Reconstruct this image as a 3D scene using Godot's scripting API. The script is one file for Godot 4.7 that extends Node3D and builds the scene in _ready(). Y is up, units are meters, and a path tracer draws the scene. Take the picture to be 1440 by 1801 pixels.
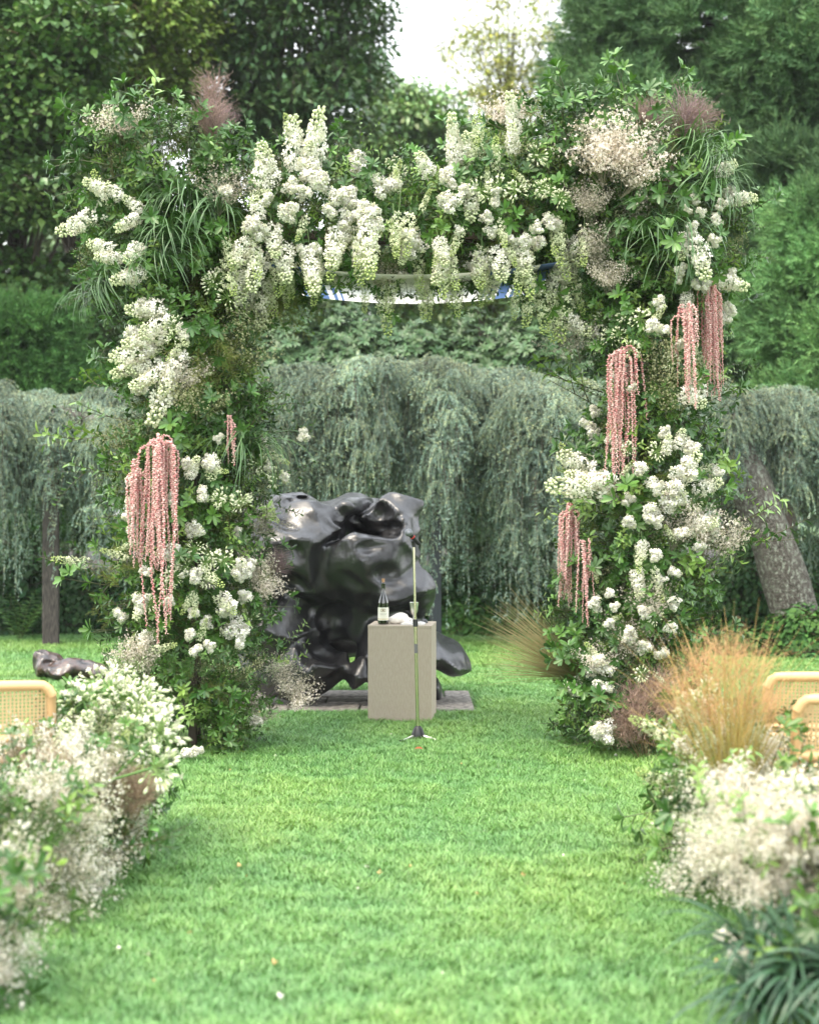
extends Node3D
# A floral wedding arch on a lawn, with a dark bronze boulder, a weeping cedar and tall trees behind.

const F := 2500.0          # focal length of the photograph in its pixels
const EYE := 1.5           # camera height
var rng := RandomNumberGenerator.new()
var M := {}                # materials
var K := {}                # shared meshes

# ------------------------------------------------------------------ small helpers
class MB:
	var V := PackedVector3Array()
	var N := PackedVector3Array()
	var C := PackedColorArray()
	var U := PackedVector2Array()
	var I := PackedInt32Array()
	func v(p: Vector3, n: Vector3, c: Color) -> int:
		V.push_back(p); N.push_back(n); C.push_back(c)
		return V.size() - 1
	func t(a: int, b: int, c: int) -> void:
		I.push_back(a); I.push_back(b); I.push_back(c)
	func tri(a: Vector3, b: Vector3, c: Vector3, col: Color) -> void:
		var n := (c - a).cross(b - a).normalized()
		t(v(a, n, col), v(b, n, col), v(c, n, col))
	func quad(a: Vector3, b: Vector3, c: Vector3, d: Vector3, col: Color) -> void:   # clockwise seen from the front
		var n := (c - a).cross(b - a).normalized()
		var i := v(a, n, col)
		v(b, n, col); v(c, n, col); v(d, n, col)
		t(i, i + 1, i + 2); t(i, i + 2, i + 3)
	func arrays() -> Array:
		var a := []
		a.resize(Mesh.ARRAY_MAX)
		a[Mesh.ARRAY_VERTEX] = V; a[Mesh.ARRAY_NORMAL] = N; a[Mesh.ARRAY_COLOR] = C
		if U.size() == V.size(): a[Mesh.ARRAY_TEX_UV] = U
		a[Mesh.ARRAY_INDEX] = I
		return a

func mk(pairs: Array) -> ArrayMesh:
	var m := ArrayMesh.new()
	for p in pairs:
		if p[0].I.size() == 0: continue
		m.add_surface_from_arrays(Mesh.PRIMITIVE_TRIANGLES, p[0].arrays())
		m.surface_set_material(m.get_surface_count() - 1, p[1])
	return m

func rr(a: float, b: float) -> float:
	return a + (b - a) * rng.randf()

func rdir() -> Vector3:
	var z := rr(-1, 1)
	var a := rr(0, TAU)
	var r := sqrt(1.0 - z * z)
	return Vector3(r * cos(a), z, r * sin(a))

func vary(c: Color, amount: float, hue := 0.0) -> Color:
	var k := 1.0 + rr(-amount, amount)
	var h := rr(-hue, hue)
	return Color(maxf(c.r * (k + h), 0.0), maxf(c.g * k, 0.0), maxf(c.b * (k - h), 0.0))

func ydir(dir: Vector3, roll := 0.0) -> Basis:      # a basis whose y axis points along dir
	var y := dir.normalized()
	var x := y.cross(Vector3(0, 0, 1) if absf(y.z) < 0.95 else Vector3(1, 0, 0)).normalized()
	var b := Basis(x, y, x.cross(y))
	return b * Basis(Vector3.UP, roll)

func P(px: float, py: float, d: float) -> Vector3:  # a place measured on the photograph, d metres away
	return Vector3((px - 720.0) * d / F, EYE + (900.5 - py) * d / F, -d)

func leaf(b: MB, p: Vector3, dir: Vector3, up: Vector3, ln: float, wd: float, col: Color, fold := 0.25, droop := 0.15, wide_at := 0.5) -> void:
	var d := dir.normalized()
	var s := d.cross(up).normalized()
	var n := s.cross(d)
	var i := b.v(p, n, col)
	for q in 2:
		var t := (wide_at * 0.62 if q == 0 else minf(wide_at * 1.38, 0.84))
		var c := p + d * ln * t - n * droop * ln * t * t
		var w := wd * (0.5 * 0.86 if q == 0 else 0.5 * 0.92)
		var nn := (n + d * droop * t * 1.6).normalized()
		b.v(c - s * w + n * fold * w, (nn + s * 0.4).normalized(), col)
		b.v(c, nn, col)
		b.v(c + s * w + n * fold * w, (nn - s * 0.4).normalized(), col)
	b.v(p + d * ln - n * droop * ln, (n + d * droop * 1.8).normalized(), col)
	b.t(i, i + 1, i + 2); b.t(i, i + 2, i + 3)
	b.t(i + 1, i + 4, i + 5); b.t(i + 1, i + 5, i + 2); b.t(i + 2, i + 5, i + 6); b.t(i + 2, i + 6, i + 3)
	b.t(i + 4, i + 7, i + 5); b.t(i + 5, i + 7, i + 6)

func leaf4(b: MB, p: Vector3, dir: Vector3, up: Vector3, ln: float, wd: float, col: Color, fold := 0.25, droop := 0.15) -> void:
	var d := dir.normalized()
	var s := d.cross(up).normalized()
	var n := s.cross(d)
	var c := p + d * ln * 0.5 - n * droop * ln * 0.25
	var i := b.v(p, n, col)
	b.v(c - s * wd * 0.5 + n * fold * wd * 0.5, (n + s * 0.3).normalized(), col)
	b.v(c, n, col)
	b.v(c + s * wd * 0.5 + n * fold * wd * 0.5, (n - s * 0.3).normalized(), col)
	b.v(p + d * ln - n * droop * ln, (n + d * droop).normalized(), col)
	b.t(i, i + 1, i + 2); b.t(i, i + 2, i + 3); b.t(i + 1, i + 4, i + 2); b.t(i + 2, i + 4, i + 3)

func needle(b: MB, p: Vector3, dir: Vector3, up: Vector3, ln: float, wd: float, col: Color) -> void:
	var s := dir.cross(up).normalized()
	var n := s.cross(dir).normalized()
	var i := b.v(p - s * wd * 0.5, n, col)
	b.v(p + dir * ln, n, col)
	b.v(p + s * wd * 0.5, n, col)
	b.t(i, i + 1, i + 2)

func ribbon(b: MB, pts: PackedVector3Array, w0: float, w1: float, side: Vector3, col: Color, col2: Color) -> void:   # a grass-like blade
	var k := pts.size()
	var first := b.V.size()
	for j in k:
		var t := float(j) / (k - 1)
		var d := (pts[mini(j + 1, k - 1)] - pts[maxi(j - 1, 0)]).normalized()
		var s := (side - d * side.dot(d)).normalized()
		var n := s.cross(d)
		var w := lerpf(w0, w1, t * t) * 0.5 * (0.6 + 0.4 * minf(t * 4.0, 1.0))
		var c := col.lerp(col2, t)
		b.v(pts[j] - s * w, (n + s * 0.25).normalized(), c)
		b.v(pts[j] + s * w, (n - s * 0.25).normalized(), c)
	for j in k - 1:
		var a := first + j * 2
		b.t(a, a + 2, a + 3); b.t(a, a + 3, a + 1)

func tube(b: MB, pts: PackedVector3Array, r0: float, r1: float, sides: int, col: Color, capped := false, rough := 0.0) -> void:
	var k := pts.size()
	var first := b.V.size()
	var u := Vector3.ZERO
	for j in k:
		var d := (pts[mini(j + 1, k - 1)] - pts[maxi(j - 1, 0)]).normalized()
		if j == 0:
			u = d.cross(Vector3(0, 0, 1) if absf(d.z) < 0.9 else Vector3(1, 0, 0)).normalized()
		u = (u - d * u.dot(d)).normalized()
		var w := d.cross(u)
		var r := lerpf(r0, r1, float(j) / (k - 1))
		for q in sides + 1:
			var a := TAU * (q % sides) / sides
			var n := u * cos(a) + w * sin(a)
			var f := 1.0
			if rough > 0.0: f += rough * sin(a * 5.0 + j * 0.7) * sin(a * 3.0 - j * 0.37)
			b.v(pts[j] + n * r * f, n, col)
			b.U.push_back(Vector2(float(q) / sides, float(j) / (k - 1)))
	for j in k - 1:
		for q in sides:
			var a := first + j * (sides + 1) + q
			b.t(a, a + sides + 1, a + sides + 2); b.t(a, a + sides + 2, a + 1)
	if capped:
		for e in 2:
			var j := 0 if e == 0 else k - 1
			var d := (pts[1] - pts[0]).normalized() * -1.0 if e == 0 else (pts[k - 1] - pts[k - 2]).normalized()
			var c := b.v(pts[j], d, col); b.U.push_back(Vector2(0.5, 0.5))
			var ring := b.V.size()
			for q in sides + 1:
				b.v(b.V[first + j * (sides + 1) + q], d, col); b.U.push_back(Vector2(0.5, 0.5))
			for q in sides:
				if e == 0: b.t(c, ring + q, ring + q + 1)
				else: b.t(c, ring + q + 1, ring + q)

func floret(b: MB, p: Vector3, n: Vector3, r: float, col: Color, petals := 4) -> void:
	var u := n.cross(Vector3(0.3, 0.9, 0.2)).normalized()
	var w := n.cross(u)
	var a0 := rr(0, TAU)
	for k in petals:
		var a := a0 + TAU * k / petals
		var h := 0.6 * PI / petals
		var d := u * cos(a) + w * sin(a)
		var nn := (n * 0.75 + d * 0.45).normalized()
		var i := b.v(p - n * r * 0.15, n, col)
		b.v(p + (u * cos(a + h) + w * sin(a + h)) * r * 0.75 + n * r * 0.15, nn, col)
		b.v(p + d * r + n * r * 0.1, nn, col)
		b.v(p + (u * cos(a - h) + w * sin(a - h)) * r * 0.75 + n * r * 0.15, nn, col)
		b.t(i, i + 1, i + 2); b.t(i, i + 2, i + 3)

func bead(b: MB, p: Vector3, d: Vector3, ln: float, r: float, col: Color, sides := 4) -> void:   # a bud: a spindle
	var u := d.cross(Vector3(0.21, 0.35, 0.91)).normalized()
	var w := d.cross(u)
	var a := b.v(p, -d, col)
	var ring := b.V.size()
	for q in sides:
		var n := u * cos(TAU * q / sides) + w * sin(TAU * q / sides)
		b.v(p + d * ln * 0.6 + n * r, n, col)
	var z := b.v(p + d * ln, d, col)
	for q in sides:
		var e := ring + (q + 1) % sides
		b.t(a, ring + q, e); b.t(ring + q, z, e)

func arc(p: Vector3, d0: Vector3, ln: float, droop: float, k := 5) -> PackedVector3Array:   # a curve that leaves along d0 and bends down
	var o := PackedVector3Array()
	var d := d0.normalized()
	var c := p
	for j in k:
		o.push_back(c)
		c += d * ln / (k - 1)
		d = (d + Vector3.DOWN * droop / (k - 1)).normalized()
	return o

func box(b: MB, lo: Vector3, hi: Vector3, col: Color, bev := 0.004) -> void:     # a box with chamfered edges
	var h := (hi - lo) * 0.5
	var c := (hi + lo) * 0.5
	var e := minf(bev, minf(h.x, minf(h.y, h.z)) * 0.45)
	for ax in 3:
		for sgn in [-1.0, 1.0]:
			var n := Vector3.ZERO; n[ax] = sgn
			var u := Vector3.ZERO; u[(ax + 1) % 3] = 1
			var w := n.cross(u)
			var hu := absf(u.dot(h)) - e
			var hw := absf(w.dot(h)) - e
			var o := c + n * h[ax]
			b.quad(o - u * hu - w * hw, o - u * hu + w * hw, o + u * hu + w * hw, o + u * hu - w * hw, col)
	for ax in 3:
		for s1 in [-1.0, 1.0]:
			for s2 in [-1.0, 1.0]:
				var n1 := Vector3.ZERO; n1[(ax + 1) % 3] = s1
				var n2 := Vector3.ZERO; n2[(ax + 2) % 3] = s2
				var a := Vector3.ZERO; a[ax] = h[ax] - e
				var p1 := c + n1 * h[(ax + 1) % 3] + n2 * (h[(ax + 2) % 3] - e)
				var p2 := c + n1 * (h[(ax + 1) % 3] - e) + n2 * h[(ax + 2) % 3]
				if s1 * s2 > 0: b.quad(p1 - a, p1 + a, p2 + a, p2 - a, col)
				else: b.quad(p1 + a, p1 - a, p2 - a, p2 + a, col)

func lathe(b: MB, prof: PackedVector2Array, sides: int, col: Color, at := Vector3.ZERO) -> void:   # profile (radius, height) from bottom to top
	var k := prof.size()
	var first := b.V.size()
	for j in k:
		var d := (prof[mini(j + 1, k - 1)] - prof[maxi(j - 1, 0)]).normalized()
		for q in sides + 1:
			var a := TAU * q / sides
			var n := Vector3(d.y * cos(a), -d.x, d.y * sin(a)).normalized()
			b.v(at + Vector3(prof[j].x * cos(a), prof[j].y, prof[j].x * sin(a)), n, col)
			b.U.push_back(Vector2(float(q) / sides, float(j) / (k - 1)))
	for j in k - 1:
		for q in sides:
			var a := first + j * (sides + 1) + q
			b.t(a, a + sides + 2, a + sides + 1); b.t(a, a + 1, a + sides + 2)

# ------------------------------------------------------------------ nodes
func tag(o: Node, label := "", category := "", group := "", kind := "") -> Node:
	if label: o.set_meta("label", label)
	if category: o.set_meta("category", category)
	if group: o.set_meta("group", group)
	if kind: o.set_meta("kind", kind)
	return o

func thing(called: String, at: Vector3, label: String, category: String, group := "", turn := 0.0) -> Node3D:
	var o := Node3D.new()
	o.name = called
	o.position = at
	o.rotation.y = turn
	add_child(o, true)
	tag(o, label, category, group)
	return o

func put(called: String, mesh: Mesh, parent: Node, xf := Transform3D.IDENTITY, mat: Material = null) -> MeshInstance3D:
	var o := MeshInstance3D.new()
	o.name = called
	o.mesh = mesh
	o.transform = xf
	if mat: o.material_override = mat
	parent.add_child(o, true)
	return o

func many(called: String, mesh: Mesh, where: Array, tints: Array, parent: Node) -> MultiMeshInstance3D:
	var m := MultiMesh.new()
	m.transform_format = MultiMesh.TRANSFORM_3D
	m.use_colors = tints.size() > 0
	m.mesh = mesh
	m.instance_count = where.size()
	for i in where.size():
		m.set_instance_transform(i, where[i])
		if tints.size(): m.set_instance_color(i, tints[i])
	var o := MultiMeshInstance3D.new()
	o.name = called
	o.multimesh = m
	parent.add_child(o, true)
	o.set_meta("kind", "stuff")
	return o

# ------------------------------------------------------------------ materials
func mat(rough: float, back := Color.BLACK, spec := 0.5) -> StandardMaterial3D:
	var m := StandardMaterial3D.new()
	m.vertex_color_use_as_albedo = true
	m.roughness = rough
	m.metallic_specular = spec
	if back != Color.BLACK:
		m.backlight_enabled = true
		m.backlight = back
	return m

func noise_tex(freq: float, cols: Array, offs: Array, size := 512, kind := FastNoiseLite.TYPE_SIMPLEX_SMOOTH, sd := 3, oct := 4) -> NoiseTexture2D:
	var n := FastNoiseLite.new()
	n.noise_type = kind; n.frequency = freq; n.seed = sd
	n.fractal_octaves = oct
	var t := NoiseTexture2D.new()
	t.width = size; t.height = size; t.seamless = true
	t.noise = n
	var g := Gradient.new()
	g.offsets = PackedFloat32Array(offs)
	g.colors = PackedColorArray(cols)
	t.color_ramp = g
	return t

func bump_tex(freq: float, strength: float, size := 512, sd := 5) -> NoiseTexture2D:
	var n := FastNoiseLite.new()
	n.noise_type = FastNoiseLite.TYPE_SIMPLEX_SMOOTH; n.frequency = freq; n.seed = sd
	n.fractal_octaves = 5
	var t := NoiseTexture2D.new()
	t.width = size; t.height = size; t.seamless = true
	t.as_normal_map = true; t.bump_strength = strength
	t.noise = n
	return t

func lin(r: float, g: float, b: float) -> Color:
	return Color(r, g, b).linear_to_srgb()

func materials() -> void:
	M.leaf = mat(0.42, Color(0.45, 0.5, 0.3))
	M.matte_leaf = mat(0.6, Color(0.5, 0.55, 0.35), 0.35)
	M.needle = mat(0.6, Color(0.3, 0.32, 0.28), 0.3)
	M.petal = mat(0.75, Color(0.7, 0.7, 0.66), 0.25)
	M.fuzz = mat(0.85, Color(0.9, 0.86, 0.8), 0.2)
	M.pink = mat(0.8, Color(0.35, 0.25, 0.25), 0.2)
	M.grass = mat(0.38, Color(0.6, 0.65, 0.35), 0.55)
	M.wood = mat(0.55)
	# bark: dark brown-grey ground with paler lichen
	var bk := StandardMaterial3D.new()
	bk.albedo_texture = noise_tex(0.02, [lin(0.022, 0.019, 0.015), lin(0.065, 0.056, 0.045), lin(0.10, 0.093, 0.08), lin(0.24, 0.27, 0.215)], [0.0, 0.42, 0.6, 0.8], 512, FastNoiseLite.TYPE_SIMPLEX_SMOOTH, 8, 5)
	bk.uv1_triplanar = true; bk.uv1_world_triplanar = true; bk.uv1_scale = Vector3(2.2, 1.1, 2.2)
	bk.normal_enabled = true; bk.normal_texture = bump_tex(0.05, 14.0); bk.normal_scale = 1.4
	bk.roughness = 0.9
	M.bark = bk
	var tb := StandardMaterial3D.new()
	tb.albedo_color = lin(0.07, 0.055, 0.042); tb.roughness = 0.9
	M.trunk = tb
	# bronze
	var bz := StandardMaterial3D.new()
	bz.albedo_texture = noise_tex(0.012, [lin(0.006, 0.006, 0.007), lin(0.012, 0.012, 0.0135), lin(0.02, 0.019, 0.02)], [0.2, 0.55, 0.85], 512)
	bz.uv1_triplanar = true; bz.uv1_world_triplanar = true; bz.uv1_scale = Vector3(1.1, 1.1, 1.1)
	bz.roughness_texture = noise_tex(0.03, [Color(0.30, 0.30, 0.30), Color(0.5, 0.5, 0.5)], [0.25, 0.8], 512, FastNoiseLite.TYPE_SIMPLEX_SMOOTH, 12)
	bz.roughness = 1.0
	bz.metallic_specular = 0.65
	bz.normal_enabled = true; bz.normal_texture = bump_tex(0.02, 6.0, 512, 21); bz.normal_scale = 0.28
	bz.clearcoat_enabled = true; bz.clearcoat = 0.15; bz.clearcoat_roughness = 0.25
	M.bronze = bz
	var rust := bz.duplicate()
	rust.albedo_texture = noise_tex(0.02, [lin(0.015, 0.013, 0.015), lin(0.05, 0.03, 0.024), lin(0.10, 0.05, 0.034)], [0.3, 0.55, 0.8], 512)
	M.rust = rust
	# limed oak panels of the pedestal
	var pw := StandardMaterial3D.new()
	pw.albedo_texture = noise_tex(0.03, [lin(0.36, 0.30, 0.228), lin(0.385, 0.325, 0.25), lin(0.41, 0.35, 0.275)], [0.2, 0.5, 0.8], 512, FastNoiseLite.TYPE_SIMPLEX_SMOOTH, 31, 5)
	pw.uv1_triplanar = true; pw.uv1_scale = Vector3(9.0, 0.8, 9.0)
	pw.normal_enabled = true; pw.normal_texture = bump_tex(0.06, 3.0, 512, 9); pw.normal_scale = 0.4
	pw.roughness = 0.7
	M.oak = pw
	var st := StandardMaterial3D.new()
	st.albedo_texture = noise_tex(0.02, [lin(0.13, 0.115, 0.10), lin(0.21, 0.19, 0.165), lin(0.27, 0.25, 0.22)], [0.25, 0.5, 0.8], 512, FastNoiseLite.TYPE_SIMPLEX_SMOOTH, 41, 5)
	st.uv1_triplanar = true; st.uv1_world_triplanar = true; st.uv1_scale = Vector3(1.5, 1.5, 1.5)
	st.normal_enabled = true; st.normal_texture = bump_tex(0.04, 6.0, 512, 19)
	st.roughness = 0.85
	M.stone = st
	var gr := StandardMaterial3D.new()
	gr.albedo_texture = noise_tex(0.02, [lin(0.05, 0.095, 0.025), lin(0.085, 0.165, 0.045), lin(0.12, 0.21, 0.06)], [0.2, 0.5, 0.8], 512, FastNoiseLite.TYPE_SIMPLEX_SMOOTH, 51, 5)
	gr.uv1_triplanar = true; gr.uv1_world_triplanar = true; gr.uv1_scale = Vector3(0.7, 0.7, 0.7)
	gr.roughness = 0.95
	M.turf = gr
	var mu := StandardMaterial3D.new()
	mu.albedo_texture = noise_tex(0.06, [lin(0.012, 0.01, 0.007), lin(0.035, 0.028, 0.018), lin(0.06, 0.05, 0.03)], [0.2, 0.5, 0.8], 512, FastNoiseLite.TYPE_SIMPLEX_SMOOTH, 61, 5)
	mu.uv1_triplanar = true; mu.uv1_world_triplanar = true
	mu.roughness = 0.95
	M.mulch = mu
	var post := StandardMaterial3D.new()
	post.albedo_texture = noise_tex(0.03, [lin(0.018, 0.016, 0.014), lin(0.045, 0.038, 0.032), lin(0.08, 0.068, 0.058)], [0.2, 0.5, 0.85], 512, FastNoiseLite.TYPE_SIMPLEX_SMOOTH, 71, 5)
	post.uv1_triplanar = true; post.uv1_scale = Vector3(5, 0.5, 5)
	post.roughness = 0.85
	M.post = post
	M.steel = flat(lin(0.018, 0.024, 0.03), 0.5)
	M.chrome = flat(lin(0.78, 0.70, 0.58), 0.16, 1.0)
	M.black = flat(lin(0.012, 0.012, 0.013), 0.45)
	M.silver = flat(lin(0.75, 0.73, 0.7), 0.28, 1.0)
	M.red = flat(lin(0.45, 0.03, 0.02), 0.5)
	M.cork = flat(lin(0.42, 0.24, 0.12), 0.8)
	M.satin = flat(lin(0.72, 0.66, 0.58), 0.4)
	M.satin.rim_enabled = true; M.satin.rim = 0.4
	M.paper = flat(lin(0.74, 0.73, 0.70), 0.7)
	M.beech = flat(lin(0.62, 0.39, 0.19), 0.42)
	M.cane = flat(lin(0.60, 0.42, 0.22), 0.6)
	var gl := StandardMaterial3D.new()
	gl.albedo_color = Color(0.05, 0.075, 0.03); gl.roughness = 0.06; gl.metallic_specular = 0.6
	gl.clearcoat_enabled = true; gl.clearcoat = 1.0; gl.clearcoat_roughness = 0.03
	M.bottle = gl

func flat(c: Color, rough: float, metal := 0.0) -> StandardMaterial3D:
	var m := StandardMaterial3D.new()
	m.albedo_color = c; m.roughness = rough; m.metallic = metal
	return m

# ------------------------------------------------------------------ plant pieces (meshes, base at the origin, growing along +y)
func whorl(b: MB, p: Vector3, d: Vector3, cnt: int, ln: float, wd: float, col: Color, open := 0.55) -> void:
	var bs := ydir(d, rr(0, TAU))
	for k in cnt:
		var a := TAU * k / cnt + rr(-0.25, 0.25)
		var o := bs * Vector3(cos(a), 0, sin(a))
		var dd := (o * open + d * (1.0 - open) * rr(0.5, 1.5)).normalized()
		var l := ln * rr(0.7, 1.15)
		leaf(b, p + d * rr(-0.012, 0.012), dd, d + Vector3(0, 0.4, 0), l, wd * l / ln, vary(col, 0.22, 0.08), 0.22, rr(0.05, 0.35), 0.58)

func sprig_whorl(ln: float, cnt: int, leaf_len: float, col: Color, droop := 0.35) -> ArrayMesh:
	var b := MB.new()
	var stem := arc(Vector3.ZERO, Vector3(rr(-0.2, 0.2), 1, rr(-0.2, 0.2)), ln, droop, 6)
	tube(b, stem, 0.0035, 0.002, 4, Color(0.07, 0.075, 0.03))
	b.U.clear()
	whorl(b, stem[5], (stem[5] - stem[4]).normalized(), 8, leaf_len, leaf_len * 0.36, col)
	for k in cnt:
		var j := 1 + k % 4
		var d := (stem[j + 1] - stem[j]).normalized()
		var o := ydir(d, rr(0, TAU)) * Vector3(1, 0.75, 0).normalized()
		var l := rr(0.06, 0.13)
		var tw := arc(stem[j], o, l, 0.2, 3)
		tube(b, tw, 0.0025, 0.0018, 3, Color(0.07, 0.09, 0.03))
		whorl(b, tw[2], (tw[2] - tw[1]).normalized(), 7, leaf_len * rr(0.8, 1.0), leaf_len * 0.34, vary(col, 0.2))
	b.U.clear()
	return mk([[b, M.leaf]])

func sprig_lance(ln: float, cnt: int, leaf_len: float, wd: float, col: Color, droop := 0.6) -> ArrayMesh:
	var b := MB.new()
	for s in 3:
		var dd := Vector3(0, 1, 0) if s == 0 else Vector3(rr(-0.8, 0.8), 1, rr(-0.8, 0.8))
		var stem := arc(Vector3.ZERO if s == 0 else Vector3(0, ln * 0.25 * s, 0), dd, ln if s == 0 else ln * 0.6, droop, 7)
		tube(b, stem, 0.003, 0.0012, 3, Color(0.08, 0.07, 0.035))
		for k in cnt:
			var t := 0.15 + 0.85 * k / cnt
			var j := mini(int(t * 6), 5)
			var p := stem[j].lerp(stem[j + 1], t * 6 - j)
			var d := (stem[j + 1] - stem[j]).normalized()
			var o := ydir(d, k * 2.4 + rr(-0.4, 0.4)) * Vector3(1, 0.6, 0).normalized()
			leaf(b, p, o, d + Vector3(0, 0.6, 0), leaf_len * rr(0.7, 1.15), wd * rr(0.8, 1.1), vary(col, 0.25, 0.1), 0.2, rr(0.1, 0.4))
	b.U.clear()
	return mk([[b, M.leaf]])

func spike(ln: float, r: float, cnt: int, col: Color, tipcol: Color, fr: float, loose := 0.0) -> ArrayMesh:
	var b := MB.new()
	var g := MB.new()
	var st := arc(Vector3(0, -0.12, 0), Vector3(rr(-0.1, 0.1), 1, rr(-0.1, 0.1)), ln + 0.12, 0.12, 6)
	tube(g, st, 0.0035, 0.0015, 4, Color(0.10, 0.17, 0.05)); g.U.clear()
	for k in cnt:
		var t := pow(float(k) / cnt, 0.85)
		var j := mini(int((0.3 + 0.7 * t) * 5), 4)
		var c := st[j].lerp(st[j + 1], (0.3 + 0.7 * t) * 5 - j)
		var a := k * 2.39996
		var rad := r * (1.0 - 0.78 * t * t) * (0.75 + 0.35 * sin(minf(t * 6.0, 1.57)))
		rad *= 1.0 + rr(-0.15, 0.15) + loose * rr(-0.5, 0.5)
		var n := Vector3(cos(a), rr(-0.2, 0.5), sin(a)).normalized()
		var p := c + n * rad
		if t > 0.72 + rr(-0.08, 0.1):
			bead(b, p - n * 0.006, n, fr * 1.1, fr * 0.42, vary(tipcol, 0.15))
		else:
			floret(b, p, (n + rdir() * 0.55).normalized(), fr * rr(0.8, 1.15), vary(col.lerp(tipcol, t * t * 0.6), 0.07), 4)
		if loose > 0.2 and k % 3 == 0: tube(g, PackedVector3Array([c, p]), 0.0013, 0.001, 3, Color(0.15, 0.22, 0.07))
	g.U.clear()
	return mk([[b, M.petal], [g, M.leaf]])

func ball(r: float, cnt: int, col: Color, fr: float, flatn := 0.8) -> ArrayMesh:
	var b := MB.new()
	var g := MB.new()
	tube(g, PackedVector3Array([Vector3(0, -0.18, 0), Vector3.ZERO]), 0.004, 0.003, 4, Color(0.08, 0.14, 0.04)); g.U.clear()
	for lobe in 7:
		var lc := Vector3(rr(-0.7, 0.7), rr(-0.25, 0.5), rr(-0.7, 0.7)) * r
		var lr := r * rr(0.38, 0.6)
		tube(g, PackedVector3Array([Vector3(0, -r * 0.6, 0), lc]), 0.0018, 0.0014, 3, Color(0.16, 0.24, 0.07))
		for k in cnt / 7:
			var n := rdir()
			if n.y < -0.3: n.y = -n.y
			var p := lc + n * lr * rr(0.8, 1.1)
			if k % 7 == 0: bead(b, p, n, fr * 0.9, fr * 0.35, Color(0.62, 0.66, 0.42))
			floret(b, p, (n + rdir() * 0.7).normalized(), fr * rr(0.75, 1.25), vary(col, 0.08), 5)
			if k % 4 == 0: floret(b, p + n * 0.002, n, fr * 0.28, Color(0.62, 0.60, 0.28), 3)
	g.U.clear()
	for k in 5:
		leaf(g, Vector3(0, -0.05 - 0.02 * k, 0), Vector3(cos(k * 2.2), 0.5, sin(k * 2.2)), Vector3.UP, r * 1.1, r * 0.5, vary(Color(0.07, 0.15, 0.035), 0.2))
	return mk([[b, M.petal], [g, M.leaf]])

func agapanthus(r: float, cnt: int, col: Color) -> ArrayMesh:
	var b := MB.new()
	var g := MB.new()
	tube(g, PackedVector3Array([Vector3(0, -0.3, 0), Vector3.ZERO]), 0.004, 0.0035, 5, Color(0.12, 0.24, 0.06)); g.U.clear()
	for k in cnt:
		var n := rdir()
		if n.y < -0.25: n.y = -n.y
		var l := r * rr(0.55, 0.8)
		tube(g, PackedVector3Array([Vector3.ZERO, n * l]), 0.0014, 0.0012, 3, Color(0.2, 0.32, 0.09))
		var c := vary(col.lerp(Color(0.40, 0.52, 0.18), rr(0.0, 0.7)), 0.08)
		bead(b, n * l, (n + Vector3(0, -0.15, 0)).normalized(), r * rr(0.35, 0.5), r * 0.075, c, 5)
		if rng.randf() < 0.3: floret(b, n * (l + r * 0.42), n, r * 0.16, vary(col, 0.06), 5)
	g.U.clear()
	return mk([[b, M.petal], [g, M.leaf]])

func fuzz(r: float, h: float, stems: int, dots: int, col: Color, stem_col: Color, fr: float) -> ArrayMesh:
	var b := MB.new()
	var g := MB.new()
	for s in stems:
		var d := Vector3(rr(-1, 1) * r, h * rr(0.6, 1.0), rr(-1, 1) * r)
		var main := arc(Vector3.ZERO, d, d.length(), 0.25, 5)
		tube(g, main, 0.0009, 0.0006, 3, stem_col * 0.8)
		for k in dots:
			var t := rr(0.35, 1.0)
			var j := mini(int(t * 4), 3)
			var c := main[j].lerp(main[j + 1], t * 4 - j)
			var o := rdir()
			o.y = absf(o.y) * 0.6
			var p := c + o * r * rr(0.08, 0.38)
			if k % 2 == 0: needle(g, c, (p - c).normalized(), Vector3(0.3, 0.2, 1), (p - c).length(), 0.0016, stem_col)
			floret(b, p, (o + rdir() * 0.7).normalized(), fr * rr(0.7, 1.2), vary(col, 0.14), 3)
	g.U.clear()
	return mk([[b, M.fuzz], [g, M.fuzz]])

func plume(h: float, spread: float, hairs: int, col: Color, base: Color, wd := 0.0022) -> ArrayMesh:   # hair-fine grass heads
	var b := MB.new()
	for s in 7:
		tube(b, arc(Vector3(rr(-0.01, 0.01), -0.2, rr(-0.01, 0.01)), Vector3(rr(-0.15, 0.15), 1, rr(-0.15, 0.15)), 0.25 + h * 0.3, 0.1, 4), 0.0018, 0.001, 3, base)
	b.U.clear()
	for k in hairs:
		var p := Vector3(rr(-0.25, 0.25) * spread, rr(0.0, 0.55) * h, rr(-0.25, 0.25) * spread)
		var d := Vector3(rr(-1, 1) * spread, h * rr(0.4, 0.9), rr(-1, 1) * spread)
		var c := vary(col, 0.3)
		var pts := arc(p, d, h * rr(0.3, 0.6), 0.5, 4)
		ribbon(b, pts, wd, wd * 0.4, rdir(), c, c)
		for q in 3:
			needle(b, pts[1 + q % 3], (rdir() + d * 2.0).normalized(), Vector3(0.2, 0.1, 1), h * rr(0.05, 0.12), wd * 1.2, vary(col, 0.3))
	return mk([[b, M.fuzz]])

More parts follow.
